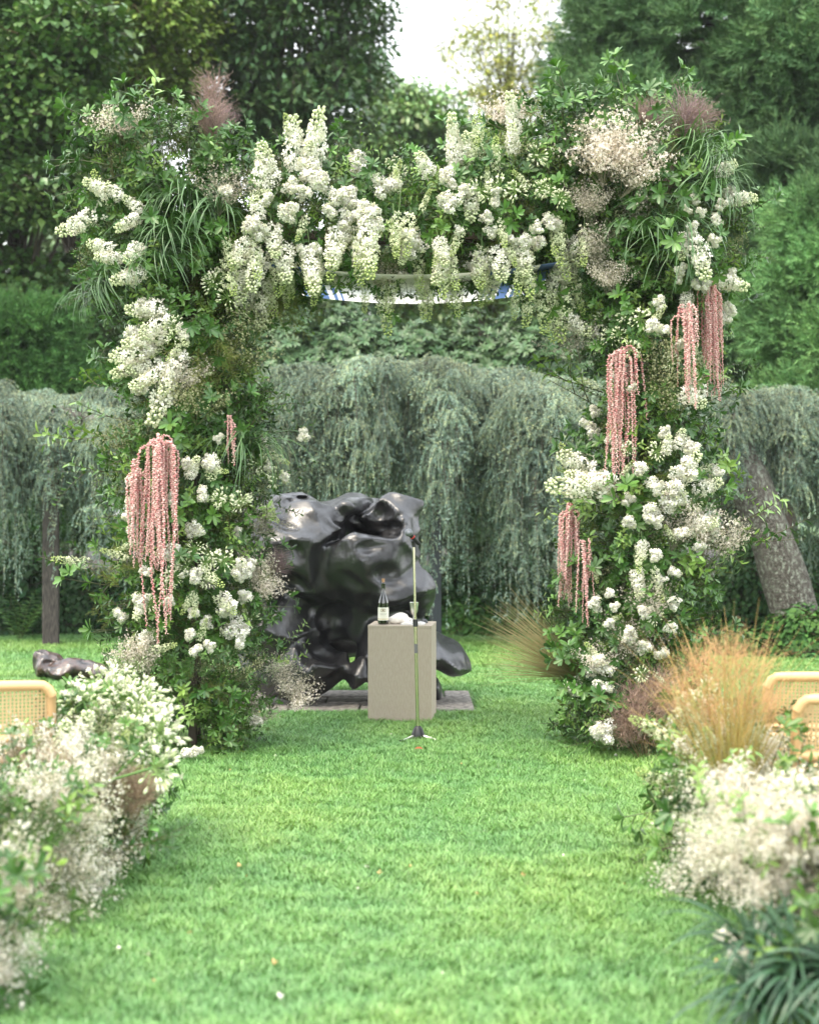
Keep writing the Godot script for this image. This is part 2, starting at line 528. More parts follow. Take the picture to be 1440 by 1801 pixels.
func blades(cnt: int, ln: float, wd: float, droop: float, spread: float, col: Color, tip: Color, matl: Material) -> ArrayMesh:
	var b := MB.new()
	for k in cnt:
		var a := rr(0, TAU)
		var d := Vector3(cos(a) * spread * rr(0.3, 1.2), 1, sin(a) * spread * rr(0.3, 1.2)).normalized()
		var pts := arc(Vector3(cos(a), 0, sin(a)) * 0.012, d, ln * rr(0.6, 1.1), droop * rr(0.6, 1.25), 8)
		var side := Vector3(-sin(a), rr(-0.2, 0.2), cos(a))
		ribbon(b, pts, wd * rr(0.7, 1.2), wd * 0.12, side, vary(col, 0.22, 0.06), vary(tip, 0.2))
	return mk([[b, matl]])

func feather(ln: float, col: Color, droop := 0.8) -> ArrayMesh:     # fine ferny sprays
	var b := MB.new()
	for s in 4:
		var main := arc(Vector3.ZERO, Vector3(rr(-0.5, 0.5), 1, rr(-0.5, 0.5)), ln * rr(0.7, 1.0), droop, 9)
		tube(b, main, 0.0016, 0.0007, 3, col * 0.8)
		for j in range(1, 9):
			for q in 4:
				var d := (main[j] - main[j - 1]).normalized()
				var o := (ydir(d, rr(0, TAU)) * Vector3(1, 0.9, 0)).normalized()
				var l := ln * rr(0.1, 0.22) * (1.1 - j * 0.08)
				var p := main[j - 1].lerp(main[j], rng.randf())
				var c := vary(col, 0.25, 0.1)
				needle(b, p, o, Vector3(0.3, 0.4, 1), l, 0.0022, c * 0.85)
				for w in 5:
					var e := p + o * l * (0.25 + 0.18 * w)
					needle(b, e, (o + rdir() * 0.8).normalized(), rdir(), l * 0.3, 0.0026, c)
	b.U.clear()
	return mk([[b, M.matte_leaf]])

func amaranth_strand(ln: float, out: float, tone: float) -> ArrayMesh:
	var b := MB.new()
	var p := Vector3.ZERO
	var th := 0.95
	var gone := 0.0
	var side := 0.0
	var ph := rr(0, TAU)
	var fl := rr(5.0, 9.0)
	while gone < ln:
		var step := 0.0115
		var d := Vector3(cos(th) + 0.07 * sin(ph + gone * fl) * minf(gone * 5.0, 1.0), sin(th), 0.08 * sin(ph * 2.0 + gone * fl * 0.8)).normalized()
		p += d * step
		gone += step
		th = maxf(th - step * 1.8 / out * rr(0.7, 1.3), -PI * 0.5)
		side += 2.4
		var f := gone / ln
		var r := 0.0078 * (1.0 - 0.6 * f * f) * rr(0.8, 1.2) * (0.75 if gone < 0.04 else 1.0)
		var o := ydir(d, side) * Vector3(1, 0, 0)
		var c := Color(0.50, 0.19, 0.19).lerp(Color(0.74, 0.54, 0.49), clampf(rng.randf() * 0.8 + tone, 0, 1))
		bead(b, p + o * 0.003 + d * 0.006, -d, 0.0155, r, c, 5)
		for q in 2: bead(b, p + rdir() * 0.003, (rdir() - d * 0.4).normalized(), rr(0.008, 0.014), 0.0026, vary(c.lerp(Color(0.78, 0.64, 0.57), 0.4), 0.2), 3)
	return mk([[b, M.pink]])

func clump(cnt: int, r: float, ln: float, wd: float, col: Color, matl: Material, hue := 0.12) -> ArrayMesh:    # leaves of a far tree or shrub, grouped on a few twigs
	var b := MB.new()
	for k in cnt:
		var o := rdir()
		var p := Vector3(o.x, o.y * 0.6, o.z) * r * pow(rng.randf(), 0.5)
		var d := (Vector3(o.x, rr(-0.7, 0.3), o.z) + rdir() * 0.5).normalized()
		leaf4(b, p, d, (Vector3.UP + rdir() * 0.6).normalized(), ln * rr(0.7, 1.2), wd * rr(0.8, 1.2), vary(col, 0.28, hue), 0.3, rr(0, 0.3))
	for k in 3:
		tube(b, PackedVector3Array([Vector3.ZERO, rdir() * r * 0.8]), 0.008, 0.003, 3, Color(0.06, 0.05, 0.035))
	b.U.clear()
	return mk([[b, matl]])

func conifer_spray(ln: float, col: Color) -> ArrayMesh:    # soft plumes of awl-shaped needles
	var b := MB.new()
	for s in 9:
		var d0 := Vector3(rr(-0.8, 0.8), 1.0, rr(-0.8, 0.8)) if s else Vector3(0, 1, 0)
		var main := arc(Vector3(0, 0.05 * ln * s * 0.5, 0), d0, ln * rr(0.5, 1.0), -0.35 + rr(0, 0.5), 6)
		for j in range(0, 5):
			for q in 9:
				var d := (main[j + 1] - main[j]).normalized()
				var o := (ydir(d, rr(0, TAU)) * Vector3(0.75, 1, 0)).normalized()
				needle(b, main[j].lerp(main[j + 1], rng.randf()), o, rdir(), ln * rr(0.12, 0.24), 0.016, vary(col, 0.3, 0.08))
	return mk([[b, M.needle]])

func cedar_strand(ln: float, col: Color, tip: Color) -> ArrayMesh:
	var b := MB.new()
	var main := PackedVector3Array()
	var ph := rr(0, 6)
	var k := int(ln / 0.08)
	for j in k + 1:
		main.push_back(Vector3(sin(ph + j * 0.35) * 0.022 + sin(ph * 2 + j * 0.11) * 0.04, -0.08 * j, cos(ph + j * 0.4) * 0.02))
	tube(b, main, 0.006, 0.002, 3, Color(0.10, 0.09, 0.07))
	for j in k:
		var t := float(j) / k
		rosette(b, main[j], 0.024, col, tip)
		rosette(b, main[j].lerp(main[j + 1], 0.5), 0.024, col, tip)
		if rng.randf() < 0.78 * (1.0 - t * 0.5):
			var a := rr(0, TAU)
			var tw := arc(main[j], Vector3(cos(a), rr(-0.5, 0.3), sin(a)), rr(0.07, 0.26) * (1.1 - 0.6 * t), 1.6, 5)
			tube(b, tw, 0.0025, 0.0012, 3, Color(0.12, 0.11, 0.08))
			for q in range(1, 5):
				rosette(b, tw[q], 0.024, col, tip)
				rosette(b, tw[q].lerp(tw[q - 1], 0.5), 0.022, col, tip)
	b.U.clear()
	return mk([[b, M.needle]])

func rosette(b: MB, p: Vector3, r: float, col: Color, tip: Color) -> void:
	var c := vary(col.lerp(tip, pow(rng.randf(), 3.0)), 0.2)
	for q in 6:
		var d := rdir()
		needle(b, p, d, rdir(), r * rr(0.8, 1.3), 0.0062, c)

# ------------------------------------------------------------------ smooth solids: a distance field meshed with surface nets
func ell(p: Vector3, c: Vector3, r: Vector3, turn := 0.0) -> float:
	var o := p - c
	if turn != 0.0:
		var cs := cos(turn)
		var sn := sin(turn)
		o = Vector3(o.x * cs + o.y * sn, o.y * cs - o.x * sn, o.z)
	var q := o / r
	var k0 := q.length()
	var k1 := (q / r).length()
	return k0 * (k0 - 1.0) / maxf(k1, 1e-4)

func smin(a: float, b: float, k: float) -> float:
	var h := maxf(k - absf(a - b), 0.0) / k
	return minf(a, b) - h * h * k * 0.25

var sdf_add := []
var sdf_cut := []
var sdf_noise: FastNoiseLite
var sdf_ridge: FastNoiseLite
var sdf_cells: FastNoiseLite
var sdf_scoop := 0.0
var sdf_amp := 0.05
var sdf_warp := 0.05
var sdf_k := 0.09
func sdf(p: Vector3) -> float:
	var w := p + Vector3(sdf_noise.get_noise_3dv(p), sdf_noise.get_noise_3dv(p + Vector3(7.1, 3.3, 1.7)), sdf_noise.get_noise_3dv(p + Vector3(1.9, 8.7, 4.4))) * sdf_warp
	var d := 9.0
	for e in sdf_add: d = smin(d, ell(w, e[0], e[1], e[2]), sdf_k)
	for e in sdf_cut:
		if w.distance_squared_to(e[0]) < 0.36: d = -smin(-d, ell(w, e[0], e[1], e[2]), 0.028)
	if sdf_scoop > 0.0 and absf(d) < 0.3:       # hollows that meet in crisp ridges
		var q := sdf_cells.get_noise_3dv(w * Vector3(0.9, 1.15, 0.9)) + 1.0
		d += sdf_scoop * (0.45 - q * q * 1.1)
	return d - sdf_amp * (sdf_ridge.get_noise_3dv(w) * 0.5 - 0.1)

func nets(lo: Vector3, hi: Vector3, h: float, f: Callable) -> ArrayMesh:
	var nx := int((hi.x - lo.x) / h) / 4 * 4 + 4
	var ny := int((hi.y - lo.y) / h) / 4 * 4 + 4
	var nz := int((hi.z - lo.z) / h) / 4 * 4 + 4
	var sx := nx + 1
	var sxy := sx * (ny + 1)
	var g := PackedFloat32Array()
	g.resize(sxy * (nz + 1))
	g.fill(1.0)
	var blocks := []
	for bz in nz / 4:
		for by in ny / 4:
			for bx in nx / 4:
				var c := lo + Vector3(bx * 4 + 2, by * 4 + 2, bz * 4 + 2) * h
				var d: float = f.call(c)
				var near := absf(d) < h * 4.0 * 2.6 + sdf_amp
				if near: blocks.push_back(Vector3i(bx, by, bz))
				for z in range(bz * 4, bz * 4 + 5):
					for y in range(by * 4, by * 4 + 5):
						for x in range(bx * 4, bx * 4 + 5):
							var i := x + y * sx + z * sxy
							if g[i] == 1.0 or near: 
								if not near: g[i] = signf(d) * 0.999
								else: g[i] = 1.0
	for q in blocks:
		for z in range(q.z * 4, q.z * 4 + 5):
			for y in range(q.y * 4, q.y * 4 + 5):
				for x in range(q.x * 4, q.x * 4 + 5):
					var i: int = x + y * sx + z * sxy
					if absf(g[i]) > 0.99: g[i] = clampf(f.call(lo + Vector3(x, y, z) * h), -0.98, 0.98)
	var b := MB.new()
	var at := {}
	for q in blocks:
		for z in range(q.z * 4, q.z * 4 + 4):
			for y in range(q.y * 4, q.y * 4 + 4):
				for x in range(q.x * 4, q.x * 4 + 4):
					var i: int = x + y * sx + z * sxy
					var sum := Vector3.ZERO
					var cnt := 0
					var v := [g[i], g[i + 1], g[i + sx], g[i + sx + 1], g[i + sxy], g[i + sxy + 1], g[i + sxy + sx], g[i + sxy + sx + 1]]
					for e in 12:
						var ax := e / 4
						var r := e % 4
						var a := (r * 2) if ax == 0 else ((r & 1) + (r >> 1) * 4 if ax == 1 else r)
						var c := a + (1 << ax)
						var va: float = v[a]
						var vc: float = v[c]
						if (va < 0.0) != (vc < 0.0):
							var t := va / (va - vc)
							var o := Vector3(a & 1, (a >> 1) & 1, a >> 2)
							o[ax] += t
							sum += o
							cnt += 1
					if cnt:
						var gx: float = v[1] + v[3] + v[5] + v[7] - v[0] - v[2] - v[4] - v[6]
						var gy: float = v[2] + v[3] + v[6] + v[7] - v[0] - v[1] - v[4] - v[5]
						var gz: float = v[4] + v[5] + v[6] + v[7] - v[0] - v[1] - v[2] - v[3]
						at[i] = b.v(lo + (Vector3(x, y, z) + sum / cnt) * h, Vector3(gx, gy, gz).normalized(), Color.WHITE)
	var steps := [1, sx, sxy]
	for i in at:
		for ax in 3:
			var u: int = steps[(ax + 1) % 3]
			var w: int = steps[(ax + 2) % 3]
			var n: int = i + steps[ax]
			if n >= g.size() or (g[i] < 0.0) == (g[n] < 0.0): continue
			if not (at.has(i - u) and at.has(i - w) and at.has(i - u - w)): continue
			var q := [at[i], at[i - u], at[i - u - w], at[i - w]]
			if g[i] < 0.0: b.t(q[0], q[2], q[1]); b.t(q[0], q[3], q[2])
			else: b.t(q[0], q[1], q[2]); b.t(q[0], q[2], q[3])
	return mk([[b, null]])

# ------------------------------------------------------------------ the arch
var blobs := []        # the flower mass: centre and radius in metres
func blob(px: float, py: float, rx: float, ry: float, rz := 0.42) -> void:
	blobs.push_back([P(px, py, 9.0), Vector3(rx * 9.0 / F, ry * 9.0 / F, rz)])

func front(px: float, py: float) -> float:       # how far away the front of the mass is at this place
	var best := 9.0
	for e in blobs:
		var p := P(px, py, 8.7)
		var q := Vector2((p.x - e[0].x) / e[1].x, (p.y - e[0].y) / e[1].y)
		var l := q.length_squared()
		if l < 1.0: best = minf(best, 9.0 - e[1].z * sqrt(1.0 - l))
	return best

func span(px: float, py: float, tx: float, ty: float, d: float, natural: float, tilt := 0.25, roll := 0.0) -> Transform3D:  # from base to tip, scaled to that length
	var a := P(px, py, d)
	var c := P(tx, ty, d - tilt * Vector2(tx - px, ty - py).length() * d / F)
	var l := (c - a).length()
	return Transform3D(ydir(c - a, roll).scaled(Vector3.ONE * l / natural), a)

func pick(a: Array):
	return a[rng.randi() % a.size()]

func plant_kinds() -> void:
	var deep := Color(0.05, 0.115, 0.025)
	var mid := Color(0.082, 0.175, 0.034)
	var light := Color(0.17, 0.28, 0.058)
	K.whorls = []
	for k in 4: K.whorls.push_back(sprig_whorl(rr(0.28, 0.36), 5, 0.072, [deep, mid, deep, mid][k]))
	K.lances = []
	for k in 4: K.lances.push_back(sprig_lance(rr(0.28, 0.36), 11, rr(0.045, 0.06), rr(0.016, 0.022), [mid, light, light, deep][k]))
	K.sprays = []
	for k in 3: K.sprays.push_back(sprig_lance(0.45, 15, 0.055, 0.02, [mid, light, deep][k], 0.45))
	K.spikes = []
	for k in 5: K.spikes.push_back(spike(0.26, rr(0.042, 0.056), 100, Color(0.82, 0.795, 0.70), Color(0.66, 0.70, 0.46), 0.0225, 0.15 + 0.13 * k))
	K.green_spikes = []
	for k in 3: K.green_spikes.push_back(spike(0.26, 0.036, 70, Color(0.70, 0.73, 0.50), Color(0.44, 0.53, 0.2), 0.0155, 0.35))
	K.balls = []
	for k in 4: K.balls.push_back(ball(0.062, 110, Color(0.82, 0.80, 0.72), 0.02))
	K.agas = []
	for k in 2: K.agas.push_back(agapanthus(0.075, 34, Color(0.80, 0.80, 0.64)))
	K.cream = [fuzz(0.15, 0.24, 20, 38, Color(0.82, 0.75, 0.68), Color(0.42, 0.39, 0.28), 0.0066), fuzz(0.15, 0.24, 20, 38, Color(0.80, 0.74, 0.66), Color(0.40, 0.38, 0.27), 0.0066)]
	K.grey = [fuzz(0.15, 0.24, 18, 32, Color(0.48, 0.45, 0.38), Color(0.25, 0.25, 0.18), 0.0056)]
	K.olive_fuzz = [fuzz(0.16, 0.24, 14, 22, Color(0.36, 0.38, 0.22), Color(0.14, 0.17, 0.07), 0.006)]
	K.breath = [fuzz(0.16, 0.22, 15, 22, Color(0.82, 0.80, 0.72), Color(0.36, 0.42, 0.2), 0.009), fuzz(0.17, 0.22, 15, 22, Color(0.80, 0.79, 0.67), Color(0.36, 0.42, 0.2), 0.0085)]
	K.mauve = [plume(0.28, 0.19, 200, Color(0.26, 0.19, 0.20), Color(0.2, 0.2, 0.1)), plume(0.28, 0.16, 190, Color(0.30, 0.22, 0.20), Color(0.24, 0.22, 0.1))]
	K.pinkfluff = [plume(0.3, 0.2, 260, Color(0.42, 0.30, 0.25), Color(0.25, 0.2, 0.1))]
	K.tuft = [blades(42, 0.56, 0.011, 3.6, 0.6, Color(0.05, 0.105, 0.036), Color(0.085, 0.165, 0.06), M.leaf), blades(38, 0.52, 0.009, 3.2, 0.6, Color(0.085, 0.17, 0.055), Color(0.15, 0.26, 0.09), M.leaf)]
	K.fern = []
	for k in 2: K.fern.push_back(feather(0.34, Color(0.17, 0.20, 0.05)))
	K.green_fern = [feather(0.32, Color(0.07, 0.14, 0.035))]
	K.reed = [blades(90, 0.62, 0.0035, 0.5, 0.32, Color(0.18, 0.19, 0.07), Color(0.42, 0.36, 0.2), M.fuzz)]
	K.strands = []
	for l in [0.22, 0.34, 0.46, 0.6, 0.78, 1.0]:
		for o in [0.02, 0.05, 0.085]:
			for v in 2: K.strands.push_back([l, o, amaranth_strand(l, o, rr(-0.15, 0.3))])

func tassel(arch: Node3D, px: float, py: float, by: float, wd: float, cnt: int, taper := 0.55) -> void:
	var d := front(px, py + 40) - 0.26
	var o := P(px, py, d)
	var stem := MB.new()
	tube(stem, arc(o + Vector3(0, -0.1, 0.25) - arch.position, Vector3(0, 0.9, 0.7) * Vector3(1, 1, -1), 0.3, 0.4, 5), 0.006, 0.004, 5, Color(0.35, 0.22, 0.12)); stem.U.clear()
	var root := Node3D.new()
	root.name = "amaranth_tassel"
	root.position = o - arch.position
	arch.add_child(root, true)
	var full := (by - py) * d / F
	for k in int(cnt * 1.1):
		var want := full * (rr(0.85, 1.0) if k < cnt * (1.0 - taper) else (rr(0.3, 0.6) if taper > 0.7 else rr(0.4, 0.9)))
		var out := wd * 0.42 * d / F * pow(rng.randf(), 0.7)
		var best = null
		var err := 9.0
		for s in K.strands:
			var e := absf(s[0] - want - 0.03) * 1.2 + absf(s[1] - out) * 2.0 + rr(0, 0.02)
			if e < err: err = e; best = s
		var f: float = (want + 0.05) / best[0]
		put("flower_strand", best[2], root, Transform3D(Basis(Vector3.UP, rr(0, TAU)).scaled(Vector3(clampf(out / best[1], 0.6, 1.5), clampf(f, 0.75, 1.25), 1.0)), Vector3(rr(-0.02, 0.02), rr(-0.07, 0.02), rr(-0.02, 0.02))))

func build_arch() -> void:
	for e in [[350, 1275, 85, 70], [340, 1160, 125, 110], [335, 1010, 135, 120], [335, 860, 135, 120], [340, 710, 118, 110], [345, 590, 120, 110],
			[290, 460, 140, 120], [280, 320, 135, 105], [440, 390, 105, 115], [555, 390, 100, 110], [670, 410, 90, 85], [785, 390, 95, 100], [895, 370, 105, 120],
			[1000, 320, 105, 120], [1130, 310, 120, 120], [1190, 430, 105, 115], [1100, 470, 95, 85], [1150, 600, 92, 90], [1145, 710, 85, 90], [1140, 830, 110, 90],
			[1130, 950, 130, 105], [1115, 1080, 122, 105], [1095, 1195, 95, 90], [1085, 1280, 72, 48]]:
		blob(e[0], e[1], e[2], e[3])
	var arch := thing("floral_arch", Vector3(0, 0, -9.0), "tall wedding arch covered in white flowers, green sprigs and pink tassels", "floral arch")
	var off := -arch.position
	# the frame that carries the flowers
	var wm := Color(0.07, 0.05, 0.035)
	for x in [-1.37, 1.5]:
		for z in [-0.16, 0.0]:
			var b := MB.new(); box(b, Vector3(x - 0.025, 0, z - 0.025), Vector3(x + 0.025, 3.55, z + 0.025), wm)
			put("frame_post", mk([[b, M.wood]]), arch)
	for z in [-0.16, 0.0]:
		var b := MB.new(); box(b, Vector3(-1.34, 3.22, z - 0.025), Vector3(1.47, 3.28, z + 0.025), wm)
		put("frame_beam", mk([[b, M.wood]]), arch)
	# greenery inside the mass, uncountable
	var fill := {}
	for m in K.whorls + K.lances: fill[m] = [[], []]
	var extra := {}
	for m in K.fern + K.green_fern + K.olive_fuzz: extra[m] = [[], []]
	var keys := fill.keys()
	var ekeys := extra.keys()
	for e in blobs:
		var area: float = e[1].x * e[1].y
		for k in int(area * 1150):
			var n := rdir()
			var p: Vector3 = e[0] + n * e[1] * rr(0.35, 0.86)
			if p.y < 0.04: continue
			var dir := (n + Vector3(0, -0.15, 0) + rdir() * 0.7).normalized()
			var m = pick(keys) if rng.randf() < 0.83 else pick(ekeys)
			var t := Transform3D(ydir(dir, rr(0, TAU)).scaled(Vector3.ONE * rr(0.6, 0.95)), p + off)
			var tint := vary(Color.WHITE, 0.25, 0.05)
			if fill.has(m): fill[m][0].push_back(t); fill[m][1].push_back(tint)
			else: extra[m][0].push_back(t); extra[m][1].push_back(tint)
	for m in fill: many("inner_foliage", m, fill[m][0], fill[m][1], arch)
	for m in extra: many("inner_fern", m, extra[m][0], extra[m][1], arch)
	# sprigs on the outside, one part each
	var n_sprig := 0
	for q in 270:
		var e = blobs[rng.randi() % blobs.size()]
		if absf(e[0].x + 0.15) < 0.95 and rng.randf() < 0.55: continue
		var n := rdir()
		if n.z < -0.35: n.z = -n.z
		var p: Vector3 = e[0] + n * e[1] * rr(0.78, 0.95)
		if p.y < 0.1: continue
		var dir := (n + Vector3(0, 0.05, 0) + rdir() * 0.55).normalized()
		var px := p.x / 9.0 * F + 720
		var top := px < 470 and p.y > 3.2 or px > 930 and p.y > 3.0
		var m = pick(K.whorls) if (top or rng.randf() < 0.5) else pick(K.lances)
		put("leaf_sprig", m, arch, Transform3D(ydir(dir, rr(0, TAU)).scaled(Vector3.ONE * rr(0.75, 1.15)), p + off))
		n_sprig += 1
	var tall := [  # sprigs that stand out against the background: base to tip
		[230, 250, 120, 160], [250, 240, 215, 130], [300, 240, 300, 150], [330, 260, 330, 175], [200, 270, 70, 265], [210, 310, 85, 320], [240, 330, 130, 345], [350, 270, 420, 215], [370, 280, 440, 235],
		[280, 250, 250, 110], [300, 230, 345, 190], [230, 290, 150, 215], [170, 300, 100, 250], [590, 290, 610, 205], [600, 290, 655, 230], [560, 300, 590, 215],
		[960, 230, 945, 130], [990, 230, 985, 125], [1020, 220, 1060, 135], [1050, 230, 1075, 150], [940, 260, 905, 180], [1090, 240, 1110, 160], [1000, 260, 960, 190], [1240, 420, 1325, 440], [1230, 440, 1310, 490], [1240, 380, 1320, 390],
		[1060, 690, 905, 640], [1060, 720, 950, 660], [1240, 650, 1310, 635], [1230, 680, 1300, 680], [220, 690, 110, 660], [230, 760, 95, 780], [230, 740, 120, 720], [220, 830, 110, 830], [440, 730, 520, 700], [450, 760, 530, 760],
		[450, 830, 530, 830], [1240, 930, 1360, 900], [1240, 960, 1380, 950], [1240, 880, 1330, 860], [460, 1120, 530, 1130], [450, 1150, 520, 1170], [1010, 1100, 945, 1040], [1010, 1130, 950, 1100], [460, 880, 530, 905], [200, 1020, 100, 985],
		[1030, 330, 1040, 200], [1130, 330, 1120, 210], [180, 420, 130, 440], [200, 470, 130, 480], [930, 470, 960, 560], [1000, 560, 940, 600], [520, 500, 545, 570], [480, 510, 470, 600], [1080, 1290, 1010, 1310], [300, 1300, 340, 1335], [390, 1300, 450, 1320]]
	for s in tall:
		var up_high: bool = s[1] < 350
		var m = pick(K.whorls) if up_high and rng.randf() < 0.75 else pick(K.sprays + K.lances)
		put("leaf_sprig", m, arch, span(s[0], s[1], s[2], s[3], front(s[0], s[1]) + 0.08, 0.36, 0.1, rr(0, TAU)).translated(off))
	# the largest sprigs at the upper left and right: every leaf its own piece
	var lm := []
	for k in 3:
		var lb := MB.new()
		leaf(lb, Vector3.ZERO, Vector3(0, 1, 0), Vector3(0, 0, 1), 0.078, 0.027, [Color(0.05, 0.125, 0.03), Color(0.065, 0.15, 0.035), Color(0.085, 0.19, 0.045)][k], 0.22, 0.2, 0.58)
		lm.push_back(mk([[lb, M.leaf]]))
	for s in [[190, 290, 90, 270], [240, 300, 190, 230], [290, 300, 280, 200], [330, 320, 370, 260], [390, 300, 410, 225], [250, 350, 200, 350], [340, 350, 380, 330], [160, 260, 115, 170], [980, 250, 960, 170], [1020, 300, 1030, 220], [950, 300, 920, 240], [1000, 400, 960, 360]]:
		var x := span(s[0], s[1], s[2], s[3], front(s[0], s[1]) - 0.04, 1.0, 0.15)
		var ln: float = x.basis.y.length()
		var dir := x.basis.y.normalized()
		var b := MB.new()
		var st := arc(Vector3.ZERO, dir, ln, 0.3, 5)
		tube(b, st, 0.004, 0.002, 5, Color(0.07, 0.08, 0.03)); b.U.clear()
		var sp := put("leaf_sprig", mk([[b, M.leaf]]), arch, Transform3D(Basis.IDENTITY, x.origin + off))
		for w in 3:
			var c := st[4 - w]
			for q in 8:
				var a := TAU * q / 8 + w * 0.4 + rr(-0.2, 0.2)
				var dd := (ydir(dir) * Vector3(cos(a), rr(0.15, 0.8), sin(a))).normalized()
				var s_ := dd.cross(dir + Vector3(0, 0.4, 0.2)).normalized()
				put("leaf", pick(lm), sp, Transform3D(Basis(s_, dd, s_.cross(dd)).scaled_local(Vector3.ONE * rr(0.8, 1.2)), c))
	# white flower spikes: base to tip
	var spikes := [[175, 378, 103, 413], [195, 345, 145, 322], [215, 350, 185, 322], [245, 378, 200, 398], [250, 370, 218, 345], [200, 440, 155, 425], [215, 455, 165, 450], [255, 480, 200, 505], [250, 430, 228, 470], [240, 500, 215, 480],
		[290, 540, 222, 545], [300, 560, 240, 580], [290, 590, 215, 600], [315, 570, 320, 610], [270, 610, 188, 622], [260, 640, 200, 668], [300, 650, 232, 690], [290, 640, 225, 655], [310, 645, 262, 745], [320, 620, 285, 690],
		[462, 330, 455, 250], [475, 330, 468, 265], [515, 300, 508, 200], [545, 295, 562, 190], [548, 305, 535, 250], [600, 400, 592, 478], [645, 390, 655, 478], [632, 425, 636, 488], [545, 440, 554, 520], [417, 470, 421, 530], [455, 440, 443, 512], [470, 500, 467, 575], [432, 505, 422, 560],
		[500, 430, 508, 500], [455, 390, 440, 345], [440, 420, 420, 470], [560, 460, 562, 500], [480, 400, 490, 455], [612, 400, 605, 440],
		[758, 310, 733, 268], [797, 290, 790, 198], [805, 290, 815, 230], [825, 325, 820, 385], [768, 420, 773, 470], [790, 440, 775, 500], [845, 445, 842, 505], [877, 435, 881, 495], [920, 435, 934, 485], [1010, 420, 1020, 470], [998, 445, 1003, 497], [905, 240, 893, 160], [905, 270, 910, 215],
		[1255, 312, 1298, 288], [1275, 348, 1330, 342], [1215, 420, 1232, 495], [1205, 410, 1208, 455], [1258, 495, 1312, 514], [1210, 515, 1218, 560], [990, 555, 1045, 582], [985, 470, 978, 530], [870, 480, 868, 530],
		[1045, 820, 985, 788], [1070, 858, 962, 842], [1060, 845, 1000, 825], [1085, 850, 1020, 860], [1190, 790, 1200, 755], [1170, 800, 1178, 765], [1220, 866, 1270, 850], [1215, 925, 1265, 920], [1120, 1000, 1133, 1050], [1130, 950, 1136, 985], [1195, 850, 1235, 800], [1170, 900, 1205, 870],
		[1230, 700, 1215, 650], [1195, 690, 1235, 720], [255, 1050, 235, 1090], [250, 1110, 258, 1150], [330, 840, 340, 800], [370, 800, 366, 845], [720, 430, 708, 470], [745, 490, 742, 530]]
	for s in spikes:
		var m = pick(K.spikes)
		var d: float = front(s[0], s[1]) - 0.15
		var l := Vector2(s[2] - s[0], s[3] - s[1]).length() * d / F
		var x := span(s[0], s[1], s[2], s[3], d, 0.26, 0.3, rr(0, TAU))
		var fat := clampf(0.25 / l, 0.8, 1.25)
		x.basis = x.basis.scaled_local(Vector3(fat, 1, fat))
		put("white_flower_spike", m, arch, x.translated(off))
	var greens := [[440, 340, 475, 330], [555, 250, 566, 195], [512, 250, 509, 198], [600, 420, 590, 500], [655, 400, 660, 500], [640, 400, 625, 470], [690, 330, 712, 285], [700, 340, 690, 300], [835, 280, 836, 195], [815, 300, 840, 240], [870, 300, 865, 240], [855, 330, 850, 290],
		[960, 500, 955, 590], [940, 500, 935, 580], [1000, 500, 985, 600], [975, 520, 970, 600], [905, 510, 900, 560], [745, 500, 755, 560], [800, 500, 795, 560], [780, 420, 765, 470], [740, 370, 755, 330], [815, 400, 800, 450], [890, 420, 905, 470], [930, 330, 900, 300], [665, 500, 668, 590], [640, 500, 632, 550], [565, 480, 560, 540],
		[250, 560, 300, 545], [195, 365, 160, 300], [330, 600, 300, 640], [1020, 830, 975, 785], [1030, 840, 985, 815], [1240, 640, 1200, 600], [1175, 640, 1180, 590], [1125, 960, 1130, 1010], [225, 980, 180, 960], [160, 990, 92, 978], [380, 1050, 420, 1080], [350, 1000, 400, 1030], [1150, 1000, 1165, 1060], [1060, 1170, 1030, 1130], [470, 1180, 510, 1170]]
	for k in 66:       # pale buds hanging along the beam and on the columns' flanks
		var gx := rr(395, 1030)
		var gy := rr(370, 500)
		if k > 36:
			gx = rr(215, 480) if k % 2 else rr(1020, 1270)
			gy = rr(560, 1230)
		greens.push_back([gx, gy, gx + rr(-14, 14), gy + rr(45, 85)] if k < 37 else [gx, gy, gx + rr(-45, 45), gy + rr(-45, 45)])
	for s in greens:
		put("green_bud_spike", pick(K.green_spikes), arch, span(s[0], s[1], s[2], s[3], front(s[0], s[1]) - 0.14, 0.26, 0.3, rr(0, TAU)).translated(off))
